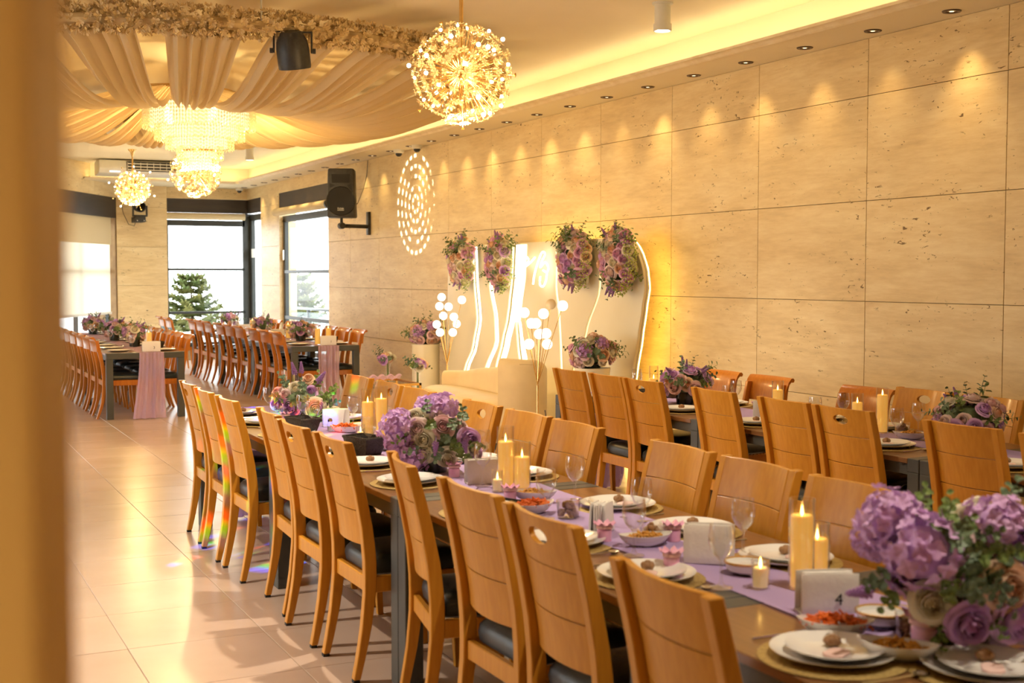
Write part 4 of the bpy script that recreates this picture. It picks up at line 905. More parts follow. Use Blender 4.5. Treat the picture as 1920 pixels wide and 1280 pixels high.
# ------------------------------------------------------------------ pedestals
def pedestal(loc, r, h_, lab):
    t = thing('pedestal', lab, 'pedestal', loc, 0, 'white cylinder pedestals')
    O('drum', MB().lathe([(r, .03), (r, h_ - .02)], 40).mesh('drum', M['whitepaint']), t)
    O('top_disc', MB().lathe([(r + .004, h_ - .02), (r + .004, h_)], 40).mesh('top_disc', M['whitepaint']), t)
    O('base_disc', MB().lathe([(r + .004, 0), (r + .004, .03)], 40).mesh('base_disc', M['whitepaint']), t)
pedestal((5.72, 14.02, 0), .165, .79, 'white cylinder pedestal under flowers at the left edge of the backdrop')
pedestal((5.50, 9.62, 0), .155, .80, 'white cylinder pedestal under flowers at the right edge of the backdrop')
# ------------------------------------------------------------------ globe lamps
globe_me = {k: MB().ball((0, 0, 0), .046, 20, 14).mesh('globe', M[k]) for k in ('globe', 'globeoff')}
def globe_lamp(loc, zc, lst, zk, lab, off_=()):
    t = thing('globe_lamp', lab, 'lamp', loc, 0, 'gold globe floor lamps')
    O('base', MB().lathe([(.12, 0), (.12, .012), (.02, .022)], 28).mesh('base', M['gold']), t)
    O('pole', MB().tube([(0, 0, .02), (0, 0, zk)], .011, 10).mesh('pole', M['gold']), t)
    base = Vector(loc) + Vector((0, 0, zk))
    for i, (px, py) in enumerate(lst):
        rn = seeded(lab, i); q = at(px, py, zc + rn.uniform(-.12, .12)) - Vector(loc)
        s_ = O('stem', MB().tube([(0, 0, zk), tuple(Vector((0, 0, zk)).lerp(q, .5) + Vector((0, 0, .01))), tuple(q)], .0035, 5).mesh('stem', M['gold']), t)
        O('globe', globe_me['globeoff' if i in off_ else 'globe'], t, q, scale=1.0)
    point('globe_glow', t, (-.25, 0, 1.0), 1.5, .12, WARM2)
    return t
lp = at(838, 690, 13.95); lp = Vector((lp.x, lp.y, 0))
globe_lamp(lp, 13.95, [(828, 557), (866, 562), (824, 574), (841, 575), (831, 592), (851, 594), (819, 608), (856, 607), (825, 623), (849, 623)], .62, 'gold lamp of white globes standing left of the loveseat')
rp = at(1008, 740, 10.95); rp = Vector((rp.x, rp.y, 0))
globe_lamp(rp, 10.95, [(983, 586), (1019, 588), (1033, 570), (1055, 573), (996, 606), (1005, 606), (1011, 626), (1024, 625), (992, 645), (1026, 645)], .66, 'gold lamp of white globes standing right of the loveseat', (2,))
# ------------------------------------------------------------------ flowers
def rose_mesh(key, open_=1.0):
    mb = MB(); rn = seeded('rose', key)
    for i, (n, Rr, H, cu, cl) in enumerate(((2, .15, .60, 0, 1), (3, .27, .62, 0, .95), (3, .41, .60, .02, .75), (4, .56, .54, .05, .5), (5, .73, .44, .10, .25), (5, .88, .28, .18, .05), (6, 1.0, .08, .24, 0))):
        for q in range(n):
            th0 = 2 * math.pi * q / n + i * .7 + rn.uniform(-.2, .2); sp = math.pi / n * 1.3; j = rn.uniform(-.06, .06); rj = rn.uniform(.92, 1.10)
            def f(u, v):
                a = th0 + (u - .5) * 2 * sp; e = 1 - ((u - .5) * 2) ** 2
                r = rj * Rr * open_ * math.sin(math.pi * (.16 + v * (.34 + .27 * cl))) + cu * v ** 3 * (.5 + .5 * e) + .035 * (1 - e)
                z = -.34 + (H + .34 + j) * (v ** .9) * (.72 + .28 * e) - cu * 1.2 * v ** 4
                return (r * math.cos(a), r * math.sin(a), z)
            mb.sheet(f, 4, 4)
    mb.ball((0, 0, .34), .10, 8, 6, 2)
    return mb
ROSE = {}
def rose(col, k=0):
    if (col, k) not in ROSE: ROSE[(col, k)] = rose_mesh(k, 1.0 if k == 0 else .86).raw('rose', M[col])
    return ROSE[(col, k)]
HYD = {}
def hydrangea(col):
    if col not in HYD:
        mb = MB(); rn = seeded('hyd', col)
        for d in fib(74):
            d = (d + Vector([rn.uniform(-.16, .16) for _ in range(3)])).normalized(); r = rn.uniform(.74, 1.06); c = d * r; dd = (d + Vector([rn.uniform(-.4, .4) for _ in range(3)])).normalized(); a = dd.orthogonal().normalized(); b = dd.cross(a); ph = rn.uniform(0, 1.6)
            for q in range(4):
                t = ph + q * math.pi / 2; m_ = a * math.cos(t) + b * math.sin(t); s_ = m_.cross(dd); L_ = rn.uniform(.20, .28); up = rn.uniform(.02, .14); w2 = L_ * .50
                mb.add([c, c + m_ * L_ * .45 + s_ * w2 + dd * .07, c + m_ * L_ * .9 + s_ * w2 * .6 + dd * up, c + m_ * L_ * 1.02 + dd * (up - .03), c + m_ * L_ * .9 - s_ * w2 * .6 + dd * up, c + m_ * L_ * .45 - s_ * w2 + dd * .07, c + m_ * L_ * .5 + dd * .02], [(0, 1, 6), (1, 2, 6), (2, 3, 6), (3, 4, 6), (4, 5, 6), (5, 0, 6)])
        mb.ball((0, 0, 0), .66, 14, 10); HYD[col] = mb.raw('hydrangea', M[{'lilac': 'hyd', 'mauve': 'hyd2'}[col]], False)
    return HYD[col]
def sprig_mesh(k, mat, round_=True):
    rn = seeded('sprig', k); mb = MB(); P = [Vector((.10 * math.sin(k + t * 2) * t, .12 * t * t, t)) for t in [i / 6 for i in range(7)]]
    mb.tube(P, [.02, .018, .016, .014, .012, .009, .005], 4)
    for i in range(11):
        t = .12 + .88 * i / 10; p = P[min(6, int(t * 6))]; a = i * 2.4 + k; d = Vector((math.cos(a), math.sin(a), .45)).normalized(); L_ = (.30 if round_ else .38) * (1.1 - .45 * t); sd = d.cross(Vector((0, 0, 1))).normalized()
        wv = L_ * (.40 if round_ else .24); bend = Vector((0, 0, -.05))
        c1, c2, c3 = p + d * L_ * .35, p + d * L_ * .72, p + d * L_ + bend
        mb.add([p, c1 + sd * wv, c2 + sd * wv * .8, c3, c2 - sd * wv * .8, c1 - sd * wv, c1 + Vector((0, 0, -.03)), c2 + Vector((0, 0, -.03))], [(0, 1, 6), (0, 6, 5), (1, 2, 7, 6), (6, 7, 4, 5), (2, 3, 7), (7, 3, 4)])
    return mb.raw('leaf_sprig', mat, False)
SPR = [sprig_mesh(0, M['leaf']), sprig_mesh(1, M['leaf2']), sprig_mesh(2, M['leaf'], False), sprig_mesh(3, M['leaf2'])]
def lavender_mesh():
    rn = seeded('lav'); mb = MB(); mb.tube([(0, 0, 0), (.02, 0, .6), (.0, .02, 1)], .015, 4)
    for i in range(64):
        t = .42 + .58 * i / 63; a = i * 2.4; r = .085 * (1.15 - (t - .42) / .58 * .8); mb.octa((r * math.cos(a), r * math.sin(a), t), .042 * (1.1 - .5 * (t - .42) / .58))
    return mb.raw('lavender_spike', M['lav'], False)
LAV = lavender_mesh()
def lime_mesh():
    rn = seeded('lime'); mb = MB()
    for d in fib(46): mb.octa(d * rn.uniform(.6, 1.0), rn.uniform(.10, .16))
    return mb.raw('lime_blossom', M['lime'], False)
LIME = lime_mesh()
def put(t, kind, p, nrm, s_, k=0):
    q = Vector(nrm).to_track_quat('Z', 'Y'); rn = seeded(t.name, tuple(round(x, 3) for x in p)); q = q @ Euler((0, 0, rn.uniform(0, 6.28))).to_quaternion()
    if kind in ('leaf', 'leaf2', 'leaf3', 'leaf4'): O('leaf_sprig', SPR[{'leaf': 0, 'leaf2': 1, 'leaf3': 2, 'leaf4': 3}[kind]], t, p, quat=q, scale=s_)
    elif kind == 'lav': O('lavender_spike', LAV, t, p, quat=q, scale=s_)
    elif kind == 'lime': O('lime_blossom', LIME, t, p, quat=q, scale=s_)
    elif kind.startswith('h_'): O('hydrangea', hydrangea(kind[2:]), t, p, quat=q, scale=s_)
    else: O('rose', rose(kind, k), t, p, quat=q, scale=s_)
core_me = MB().ball((0, 0, 0), 1, 16, 10).mesh('foliage_core', M['leaf2'])
def dome(t, c, rad, mix, n, seed, lo=-.35, rs=.045, leafs=14, lavs=4, front=None, limes=0, core=.62):
    """roses, hydrangeas and sprigs over an ellipsoid; front = outward direction for a wall piece"""
    rn = seeded('dome', seed); c = Vector(c); rad = Vector(rad)
    O('foliage_core', core_me, t, c, scale=tuple(rad * core))
    ds = [d for d in fib(int(n * 2.2), seed) if (d.z > lo if front is None else d.dot(front) > -.12)][:]
    rn.shuffle(ds); ds = ds[:n]
    for i, d in enumerate(ds):
        kd = mix[i % len(mix)]; p = c + Vector((d.x * rad.x, d.y * rad.y, d.z * rad.z)) * rn.uniform(.80, .98)
        nr = (d + (front * .5 if front else Vector((0, 0, .25)))).normalized(); s_ = rs * rn.uniform(.85, 1.2)
        put(t, kd, p, nr, s_ * (1.75 if kd.startswith('h_') else 1.0), i % 2)
    for i in range(leafs):
        d = Vector((rn.gauss(0, 1), rn.gauss(0, 1), rn.gauss(.25, .8))).normalized()
        if front is not None: d = (d * 1.0 + front * .25 + Vector((0, 0, .9 if d.z > 0 else -.9)) * .5).normalized()
        elif d.z < -.2: d.z = .1; d.normalize()
        p = c + Vector((d.x * rad.x, d.y * rad.y, d.z * rad.z)) * .62; put(t, rn.choice(['leaf', 'leaf2', 'leaf3', 'leaf4']), p, d, rs * rn.uniform(2.4, 3.6))
    for i in range(lavs):
        d = Vector((rn.gauss(0, .8), rn.gauss(0, .8), 1.0)).normalized()
        if front is not None: d = Vector((front.x * .35, rn.gauss(0, .35), rn.choice([-1, 1]))).normalized()
        put(t, 'lav', c + Vector((d.x * rad.x, d.y * rad.y, d.z * rad.z)) * .7, d, rs * rn.uniform(2.0, 3.0))
    for i in range(limes):
        a = -1.25 + 2.1 * i / limes; d = Vector((front.x * .15, -math.cos(a), math.sin(a))).normalized()
        put(t, 'lime', c + Vector((d.x * rad.x, d.y * rad.y * .95, d.z * rad.z)) * 1.0, d, rs * rn.uniform(.9, 1.4))
def pot(t, r=.065, h_=.085): O('pot', MB().lathe([(r * .8, 0), (r * .95, .005), (r, h_ * .6), (r * .96, h_), (r * .85, h_), (r * .85, h_ - .015)], 24).mesh('pot', M['pot']), t)
def manual(t, zc, items):
    """items: (kind, px, py, toward camera, size in px, tilt)"""
    base = Vector(t.location); k = zc / 2367
    for i, (kd, px, py, tw, sp, (rx, ry)) in enumerate(items):
        p = at(px, py, zc - tw) - base; nr = (-FW * 1.0 + RT * rx + UP * ry).normalized(); put(t, kd, p, nr, sp * k, i % 2)
# big near bouquet, modelled head by head
zc = 2.95; b0 = at(1795, 1182, 2.95); b0.z = HT + .004
t = thing('flower_arrangement', 'large lilac hydrangea and rose arrangement at the near end of the front table', 'flowers', b0, 0, 'table flower arrangements'); pot(t, .075, .12)
O('foliage_core', core_me, t, at(1800, 1075, 2.98) - b0, scale=(.13, .13, .115))
manual(t, zc, [('h_lilac', 1672, 975, .02, 62, (-.5, .3)), ('h_lilac', 1728, 1035, .09, 76, (-.2, .1)), ('h_lilac', 1640, 1010, -.04, 45, (-.6, 0)), ('h_lilac', 1868, 985, .04, 62, (.3, .6)), ('h_mauve', 1915, 1040, .02, 55, (.6, .2)),
               ('cream', 1812, 975, -.02, 36, (0, .8)), ('cream', 1840, 955, -.06, 28, (.2, .9)), ('cream', 1748, 1130, .12, 40, (-.2, -.1)), ('peach', 1888, 1100, .12, 46, (.2, 0)), ('pink', 1852, 1010, .08, 34, (.1, .5)),
               ('blush', 1780, 1105, .08, 32, (0, .2)), ('mauve', 1820, 1172, .13, 42, (.1, -.3)), ('lilac', 1905, 1165, .11, 42, (.4, -.3)), ('blush', 1836, 1120, .06, 26, (0, 0)), ('mauve', 1700, 1085, .06, 34, (-.3, -.2)), ('cream', 1900, 1135, .02, 30, (.3, 0)),
               ('leaf', 1800, 1010, .04, 90, (.0, .5)), ('leaf2', 1815, 1040, .07, 95, (-.2, .3)), ('leaf', 1775, 985, 0, 85, (-.2, 1)), ('leaf2', 1835, 1065, .1, 95, (.2, -.5)), ('leaf4', 1665, 1080, .05, 90, (-1, -.3)), ('leaf', 1690, 1100, .05, 90, (-.8, -.6)),
               ('leaf2', 1880, 950, -.02, 90, (.1, 1.2)), ('leaf', 1760, 1160, .08, 80, (-.3, -.7)), ('leaf4', 1860, 1050, .09, 80, (.4, .2)), ('leaf2', 1800, 1090, .1, 90, (-.1, -.2)), ('leaf', 1725, 960, -.05, 85, (0, 1)), ('leaf4', 1910, 1000, .05, 80, (.8, .4)), ('lav', 1655, 1105, .05, 110, (-1.2, .1)), ('leaf', 1850, 1140, .08, 80, (.2, -.6)), ('leaf2', 1820, 1010, .06, 90, (.3, .2)), ('leaf2', 1790, 1020, .10, 105, (-.1, .4)), ('leaf', 1830, 1035, .12, 105, (.3, .1)), ('leaf2', 1808, 1060, .13, 105, (0, -.3)), ('leaf4', 1850, 1075, .12, 100, (.3, -.4)), ('leaf', 1785, 1075, .12, 95, (-.3, -.3)), ('leaf2', 1870, 1035, .1, 100, (.5, .1)), ('leaf', 1765, 1000, .06, 95, (-.1, .8))])
# middle bouquet
zc = 5.55; b0 = at(810, 882, zc); b0.z = HT + .004
t = thing('flower_arrangement', 'lilac hydrangea, blush and cream rose arrangement in the middle of the front table', 'flowers', b0, 0, 'table flower arrangements'); pot(t, .07, .11)
O('foliage_core', core_me, t, at(815, 822, zc + .02) - b0, scale=(.12, .12, .10))
manual(t, zc, [('h_lilac', 745, 800, .05, 36, (-.5, .1)), ('h_mauve', 752, 830, .06, 30, (-.4, -.3)), ('h_lilac', 825, 770, -.02, 36, (.1, .8)), ('h_lilac', 800, 768, -.06, 28, (-.1, .9)), ('lilac', 880, 825, .05, 22, (.6, .2)), ('h_mauve', 775, 858, .08, 28, (-.3, -.3)),
               ('cream', 778, 782, .03, 19, (-.2, .6)), ('blush', 783, 805, .09, 23, (-.1, .3)), ('cream', 795, 825, .11, 20, (-.2, .1)), ('blush', 823, 783, .05, 19, (.1, .7)), ('pink', 830, 800, .10, 21, (.1, .3)), ('cream', 793, 852, .11, 20, (-.1, -.3)),
               ('cream', 838, 858, .11, 19, (.2, -.4)), ('blush', 862, 800, .0, 17, (.5, .5)), ('cream', 805, 790, .05, 15, (0, .5)), ('cream', 888, 842, .06, 14, (.7, -.1)), ('mauve', 893, 852, .05, 14, (.7, -.2)),
               ('lav', 818, 815, .11, 52, (0, -.9)), ('lav', 868, 812, .09, 50, (.2, -.9)), ('lav', 765, 832, .07, 45, (-.3, -.9)), ('leaf', 808, 800, .08, 50, (0, .3)), ('leaf2', 845, 805, .06, 50, (.2, .6)), ('leaf', 850, 830, .10, 52, (.2, -.2)), ('leaf2', 820, 838, .11, 50, (.1, -.4)),
               ('leaf', 862, 845, .08, 50, (.4, -.3)), ('leaf4', 785, 838, .09, 45, (-.3, -.2)), ('leaf2', 800, 780, 0, 50, (0, .9)), ('leaf4', 865, 790, .02, 50, (.3, .8)), ('leaf', 880, 835, .05, 45, (.6, 0)), ('leaf2', 835, 820, .1, 45, (0, 0)), ('leaf3', 765, 815, .07, 45, (-.4, -.2))])
# far bouquet on the main table
b0 = Vector((2.20, 7.25, HT + .004))
t = thing('flower_arrangement', 'lilac and white arrangement with tall purple spikes at the far end of the front table', 'flowers', b0, 0, 'table flower arrangements'); pot(t)
zc = 7.55
O('foliage_core', core_me, t, at(570, 752, zc) - b0, scale=(.14, .14, .09))
manual(t, zc, [('lilac', 545, 762, .1, 20, (-.3, 0)), ('lilac', 530, 764, .08, 15, (-.6, 0)), ('cream', 592, 766, .12, 19, (.1, -.1)), ('lilac', 582, 735, .08, 14, (0, .4)), ('blush', 555, 725, .05, 13, (-.1, .6)), ('blush', 520, 738, .05, 14, (-.5, .4)), ('peach', 578, 710, .0, 11, (0, .9)),
               ('lime', 575, 752, .11, 13, (0, 0)), ('cream', 553, 728, .08, 13, (-.1, .4)), ('blush', 535, 740, .09, 12, (-.2, .3)), ('mauve', 518, 758, .08, 13, (-.5, -.1)), ('lav', 558, 715, .02, 45, (-.25, 1.4)), ('lav', 566, 712, .02, 42, (.1, 1.4)), ('lav', 588, 728, .05, 50, (.9, 1.1)), ('lav', 563, 742, .1, 38, (.0, -1)),
               ('lav', 603, 738, .06, 40, (.1, -1)), ('leaf', 605, 748, .06, 42, (.6, .2)), ('leaf2', 612, 755, .05, 40, (.8, 0)), ('leaf', 595, 725, .0, 42, (.4, 1)), ('leaf2', 540, 725, .03, 40, (-.3, .8)), ('leaf3', 530, 748, .07, 40, (-.5, .2)), ('leaf', 560, 750, .11, 40, (-.1, -.2)), ('leaf2', 600, 770, .06, 40, (.5, -.5)), ('leaf4', 570, 730, .08, 40, (0, .3)), ('leaf', 618, 738, .0, 40, (.7, .7)), ('mauve', 615, 780, .04, 11, (.5, -.3))])
MIXT = ['lilac', 'pink', 'blush', 'lilac', 'cream', 'pink', 'lilac', 'peach']
for i, (x, y, lab, r_, n) in enumerate((
        (4.75, 7.05, 'lilac rose arrangement with purple spikes at the far end of the stone-wall table', .17, 20), (4.80, 4.62, 'lilac and cream rose arrangement on the stone-wall table at the right edge', .18, 24),
        (2.62, 15.75, 'pink and lilac arrangement on the far-left table nearest its pink runner', .15, 16), (2.62, 17.3, 'leafy pink arrangement second along the far-left table', .16, 16), (2.62, 19.3, 'leafy pink arrangement farthest along the far-left table', .17, 16),
        (4.80, 16.1, 'pink rose arrangement on the window table nearest its pink runner', .15, 16), (4.80, 18.0, 'pink and green arrangement second along the window table', .15, 16), (4.80, 19.9, 'pink arrangement farthest along the window table by the windows', .16, 16))):
    t = thing('flower_arrangement', lab, 'flowers', (x, y, HT + .004), 0, 'table flower arrangements'); pot(t)
    dome(t, (0, 0, .145), (r_, r_, .12), MIXT, n + 8, 10 + i, lo=-.65, rs=.042, leafs=20, lavs=5 if i in (0, 2) else 3)
# hanging pieces on the backdrop
MIXW = ['orchid', 'peach', 'orchid', 'cream', 'lilac', 'peach', 'orchid', 'cream', 'blush']
for i, (px, py, lab) in enumerate(((866, 490, 'hanging rose spray on the backdrop, leftmost of four'), (936, 492, 'hanging rose spray on the backdrop, second from the left'), (1076, 484, 'hanging rose spray on the backdrop, third from the left beside the neon'), (1159, 486, 'hanging rose spray on the backdrop, rightmost of four'))):
    d = FW + RT * ((px - 960) / 2367) - UP * ((py - 640) / 2367); p = Vector((0, 0, 1.61)) + d * ((XB - .17) / d.x)
    t = thing('rose_spray', lab, 'flowers', p, 0, 'rose sprays hanging on the backdrop')
    dome(t, (0, 0, 0), (.12, .27, .29), MIXW, 40, 40 + i, rs=.054, leafs=30, lavs=6, front=Vector((-1, 0, 0)), limes=6)
# pedestal pieces
MIXP = ['peach', 'pink', 'cream', 'peach', 'orchid', 'blush', 'cream', 'peach', 'pink']
for i, (x, y, z, lab) in enumerate(((5.72, 14.02, .79, 'peach and purple flower dome on the left pedestal'), (5.50, 9.62, .80, 'peach and purple flower dome on the right pedestal'))):
    t = thing('flower_dome', lab, 'flowers', (x, y, z), 0, 'flower domes on the pedestals')
    O('pot', MB().lathe([(.07, 0), (.08, .03), (.07, .03)], 20).mesh('pot', M['pot']), t)
    dome(t, (0, 0, .13), (.21, .22, .16), MIXP, 38, 60 + i, lo=-.75, rs=.050, leafs=26, lavs=0); put(t, 'h_mauve', (-.13, -.10, .16), (-1, -.6, .3), .07); put(t, 'h_mauve', (.0, -.17, .22), (0, -.6, .6), .055)
for i, (px, py, lab) in enumerate(((727, 672, 'slim glass vase of peach roses by the wall, left of two'), (783, 684, 'slim glass vase of peach roses by the wall, right of two'))):
    p = at(px, py, 14.6 - i * .7); z = p.z; p.z = 0
    t = thing('bud_vase', lab, 'vase', p, 0, 'slim glass vases')
    O('glass_vase', MB().lathe([(.06, 0), (.055, .01), (.02, .06), (.016, z * .45), (.028, z - .1), (.045, z - .05)], 18, cap=False).mesh('glass_vase', M['glass']), t)
    for k in range(5): O('stem', MB().tube([(.005 * k - .01, 0, .05), (.01 * math.cos(k * 1.3), .01 * math.sin(k * 1.3), z - .02)], .003, 4).mesh('stem', M['leaf']), t)
    dome(t, (0, 0, z), (.10, .10, .06), ['peach', 'cream', 'mauve', 'peach'], 7, 70 + i, rs=.05, leafs=6, lavs=0, core=.5)
# ------------------------------------------------------------------ candles
def candle(loc, hg, hw_, r, lab, wm='wax'):
    t = thing('pillar_candle', lab, 'candle', loc, 0, 'candles in glass cylinders')
    O('glass_cylinder', MB().lathe([(.001, .001), (r, .001), (r, hg), (r - .0025, hg), (r - .0025, .004)], 28, cap=False).mesh('glass_cylinder', M['glass']), t)
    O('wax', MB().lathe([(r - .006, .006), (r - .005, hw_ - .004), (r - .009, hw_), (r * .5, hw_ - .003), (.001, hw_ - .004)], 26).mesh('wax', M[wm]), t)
    O('flame', MB().lathe([(.001, 0), (.004, .006), (.0045, .011), (.003, .02), (.0004, .032)], 8).mesh('flame', M['flame']), t, (0, 0, hw_ - .004))
Z = HT + .005
for i, (x, y, hg, hw_, r, lab, wm) in enumerate((
        (2.235, 2.745, .25, .205, .036, 'tall lit pillar candle in glass at the near end of the front table', 'wax'), (2.335, 2.80, .165, .12, .036, 'short lit pillar candle in glass at the near end of the front table', 'wax'), (2.13, 2.79, .085, .06, .026, 'small pale votive candle at the near end of the front table', 'wax2'),
        (2.225, 4.60, .25, .19, .036, 'tall lit pillar candle in the middle of the front table behind the votive', 'wax'), (2.275, 4.55, .19, .13, .036, 'short lit pillar candle in the middle of the front table', 'wax'), (2.155, 4.53, .085, .05, .024, 'small lit votive candle in the middle of the front table', 'wax2'),
        (2.26, 6.36, .26, .19, .036, 'tall lit candle on far half of the front table, left of a pair', 'wax'), (2.30, 6.26, .28, .215, .036, 'tall lit candle on far half of the front table, right of a pair', 'wax'), (2.17, 6.22, .09, .05, .024, 'small votive candle on the far half of the front table', 'wax2'), (2.30, 7.98, .25, .14, .036, 'tall candle behind the flowers at the far end of the front table', 'wax2'),
        (4.86, 5.50, .20, .15, .034, 'short lit candle on the stone-wall table, left of the tall one', 'wax'), (4.86, 5.30, .25, .21, .034, 'tall lit candle on the stone-wall table', 'wax'), (4.74, 5.24, .09, .05, .024, 'tiny votive beside the tall candle on the stone-wall table', 'wax2'), (4.85, 6.20, .22, .165, .036, 'lit candle in the middle of the stone-wall table before the scroll chairs', 'wax'),
        (4.86, 7.62, .22, .13, .034, 'lit candle at the far end of the stone-wall table, right of two', 'wax'), (4.80, 7.75, .19, .10, .034, 'lit candle at the far end of the stone-wall table, left of two', 'wax'),
        (2.66, 15.02, .24, .20, .038, 'tall amber candle at the near end of the far-left table', 'wax'), (2.72, 16.5, .2, .15, .038, 'amber candle between the flowers of the far-left table', 'wax'), (4.74, 15.18, .24, .20, .038, 'amber candle at the near end of the window table, left of two', 'wax'), (4.90, 15.24, .24, .20, .038, 'amber candle at the near end of the window table, right of two', 'wax'),
        (4.86, 16.9, .22, .19, .038, 'amber candle between the first and second flowers of the window table', 'wax'), (4.84, 18.75, .22, .19, .038, 'amber candle behind the second flowers of the window table', 'wax'), (4.78, 20.4, .24, .2, .038, 'amber candle at the window end of the window table', 'wax'))):
    candle((x, y, Z), hg, hw_, r, lab, wm)
# ------------------------------------------------------------------ place settings
mat_me = MB().lathe([(.001, .003), (.165, .003), (.17, .0015), (.168, 0)], 40, cap=False).mesh('placemat', M['mat'])
def platep(r): return MB().lathe([(.001, .004), (r * .62, .004), (r * .72, .007), (r * .97, .018), (r, .0195), (r * .985, .0165), (r * .7, .003), (r * .55, 0), (.001, 0)], 44, cap=False)
plate_me = platep(.142).mesh('dinner_plate', M['white']); side_me = platep(.112).mesh('side_plate', M['white'])
nutm = MB()
for k in range(5): nutm.ball((.010 * math.cos(k * 1.26), .010 * math.sin(k * 1.26), .012), .0115, 8, 6)
nut_me = nutm.ball((0, 0, .016), .012, 8, 6).mesh('favour_treat', M['nut'])
card_me = MB().loops([[(x, y, z) for x, y in ((-.035, -.012), (-.02, -.024), (.02, -.024), (.035, -.012), (.035, .012), (.02, .024), (-.02, .024), (-.035, .012))] for z in (0, .006)]).mesh('favour_tag', M['paperpink'], bevel=.002)
spoon_me = MB().tube([(0, -.09, .004), (0, 0, .003), (0, .05, .005)], [.003, .0025, .003], 6).lathe([(.001, -.002), (.011, .0), (.016, .004), (.018, .007), (.015, .006), (.001, .001)], 14, (0, .068, 0), cap=False).mesh('spoon', M['silver'])
fork_me = MB().tube([(0, -.09, .003), (0, .03, .003)], [.0035, .0025], 6).box(-.011, .011, .03, .05, .002, .0045).box(-.011, -.008, .05, .09, .003, .005).box(-.0035, -.0005, .05, .09, .003, .005).box(.003, .0055, .05, .09, .003, .005).box(.0085, .011, .05, .09, .003, .005).mesh('fork', M['silver'])
glass_me = MB().lathe([(.001, .001), (.033, .001), (.033, .003), (.012, .008), (.0045, .02), (.004, .072), (.010, .082), (.026, .098), (.036, .122), (.037, .145), (.033, .178), (.0322, .178), (.036, .146), (.035, .123), (.025, .100), (.009, .085), (.001, .083)], 26, cap=False).mesh('wine_glass', M['glass'])
def setting(x, y, side, who, detail=True, rz=0):
    s_ = side; z = HT + .001
    if detail: tag(O('placemat', mat_me, None, (x, y, z)), 'round woven gold placemat, %s' % who, 'placemat', 'gold placemats')
    zz = z + (.0035 if detail else .001)
    tag(O('dinner_plate', plate_me, None, (x, y, zz)), 'white dinner plate, %s' % who, 'plate', 'white dinner plates')
    if detail:
        tag(O('side_plate', side_me, None, (x + s_ * .002, y - .004, zz + .0085)), 'small stacked white plate, %s' % who, 'plate', 'small white plates')
        rn = seeded(who); a = rn.uniform(-.5, .5)
        fz = zz + .0135
        tag(O('favour_treat', nut_me, None, (x + .02, y + .025, fz)), 'brown sweet on plate, %s' % who, 'sweet', 'sweets on the plates')
        tag(O('favour_tag', card_me, None, (x - .015 * s_, y - .03, fz), (0, 0, a + .6)), 'pink card tag on plate, %s' % who, 'card', 'pink card tags')
        tag(O('spoon', spoon_me, None, (x + s_ * .01, y - s_ * .19, HT + .002), (0, 0, R(-90 if s_ > 0 else 90) + a * .2)), 'steel spoon beside plate, %s' % who, 'spoon', 'steel spoons')
        tag(O('fork', fork_me, None, (x + s_ * .01, y + s_ * .19, HT + .001), (0, 0, R(-90 if s_ > 0 else 90) + a * .15)), 'steel fork beside plate, %s' % who, 'fork', 'steel forks')
for i, y in enumerate(NEAR):
    if i == 9: y = 2.22
    setting(1.925 if i < 9 else 1.90, y, 1, '%s from far end, aisle side of front table' % ORD[i + 1])
setting(2.13, 1.985, 1, 'at the bottom right corner of the picture')
for i, y in enumerate(FAR): setting(2.415, y - .02, -1, '%s from far end, right side of front table' % ORD[i + 1])
for i, y in enumerate(SN[:7]): setting(4.50, y, 1, '%s from far end, near side of stone-wall table' % ORD[i + 1])
for i, y in enumerate((7.5, 6.93, 5.975, 5.44, 4.93)): setting(5.0, y, -1, '%s from far end, wall side of stone-wall table' % ORD[i + 1], True)
for (xl, xr, y0, ln, num) in ((2.30, 2.80, 14.55, 1.85, 'far-left table'), (4.53, 5.03, 14.95, 1.92, 'table before the windows')):
    for i in range(9):
        y = y0 + ln * (i // 3) + .33 + .585 * (i % 3)
        setting(xl, y, 1, '%s from near end, left of the %s' % (ORD[i + 1], num), False); setting(xr, y, -1, '%s from near end, right of the %s' % (ORD[i + 1], num), False)
def wglass(x, y, lab): tag(O('wine_glass', glass_me, None, (x, y, HT + .006)), lab, 'glass', 'stemmed glasses')
gl_main = [(2.31, 4.17, 1), (2.06, 3.93, 0), (2.25, 3.60, 1), (2.03, 3.29, 0), (2.33, 3.14, 1), (2.035, 2.84, 0), (2.06, 5.78, 0), (2.05, 6.66, 0), (2.10, 7.02, 0), (2.33, 6.80, 1), (2.33, 5.05, 1), (2.06, 5.15, 0), (2.15, 4.66, 0), (2.05, 7.55, 0), (2.34, 7.45, 1), (2.34, 5.75, 1)]
for k, (x, y, far) in enumerate(sorted(gl_main, key=lambda g_: -g_[1])):
    wglass(x, y, 'clear stemmed glass, %s from the far end of the front table' % ORD[k + 1])
for k, (x, y) in enumerate(((4.68, 7.55), (4.92, 6.72), (4.66, 6.45), (4.95, 5.72), (4.66, 5.62), (4.93, 5.10), (4.64, 4.95), (4.90, 7.2))):
    wglass(x, y, 'clear stemmed glass, %s placed on the stone-wall table' % ORD[k + 1])
for num, x0, ys in (('far-left table', 2.46, (14.95, 15.9, 16.6, 17.4, 18.2)), ('table before the windows', 4.70, (15.35, 16.45, 17.3, 18.4, 19.3))):
    for k, y in enumerate(ys): wglass(x0 + .04 * (k % 2), y, 'clear stemmed glass, %s from the near end of the %s' % (ORD[k + 1], num))
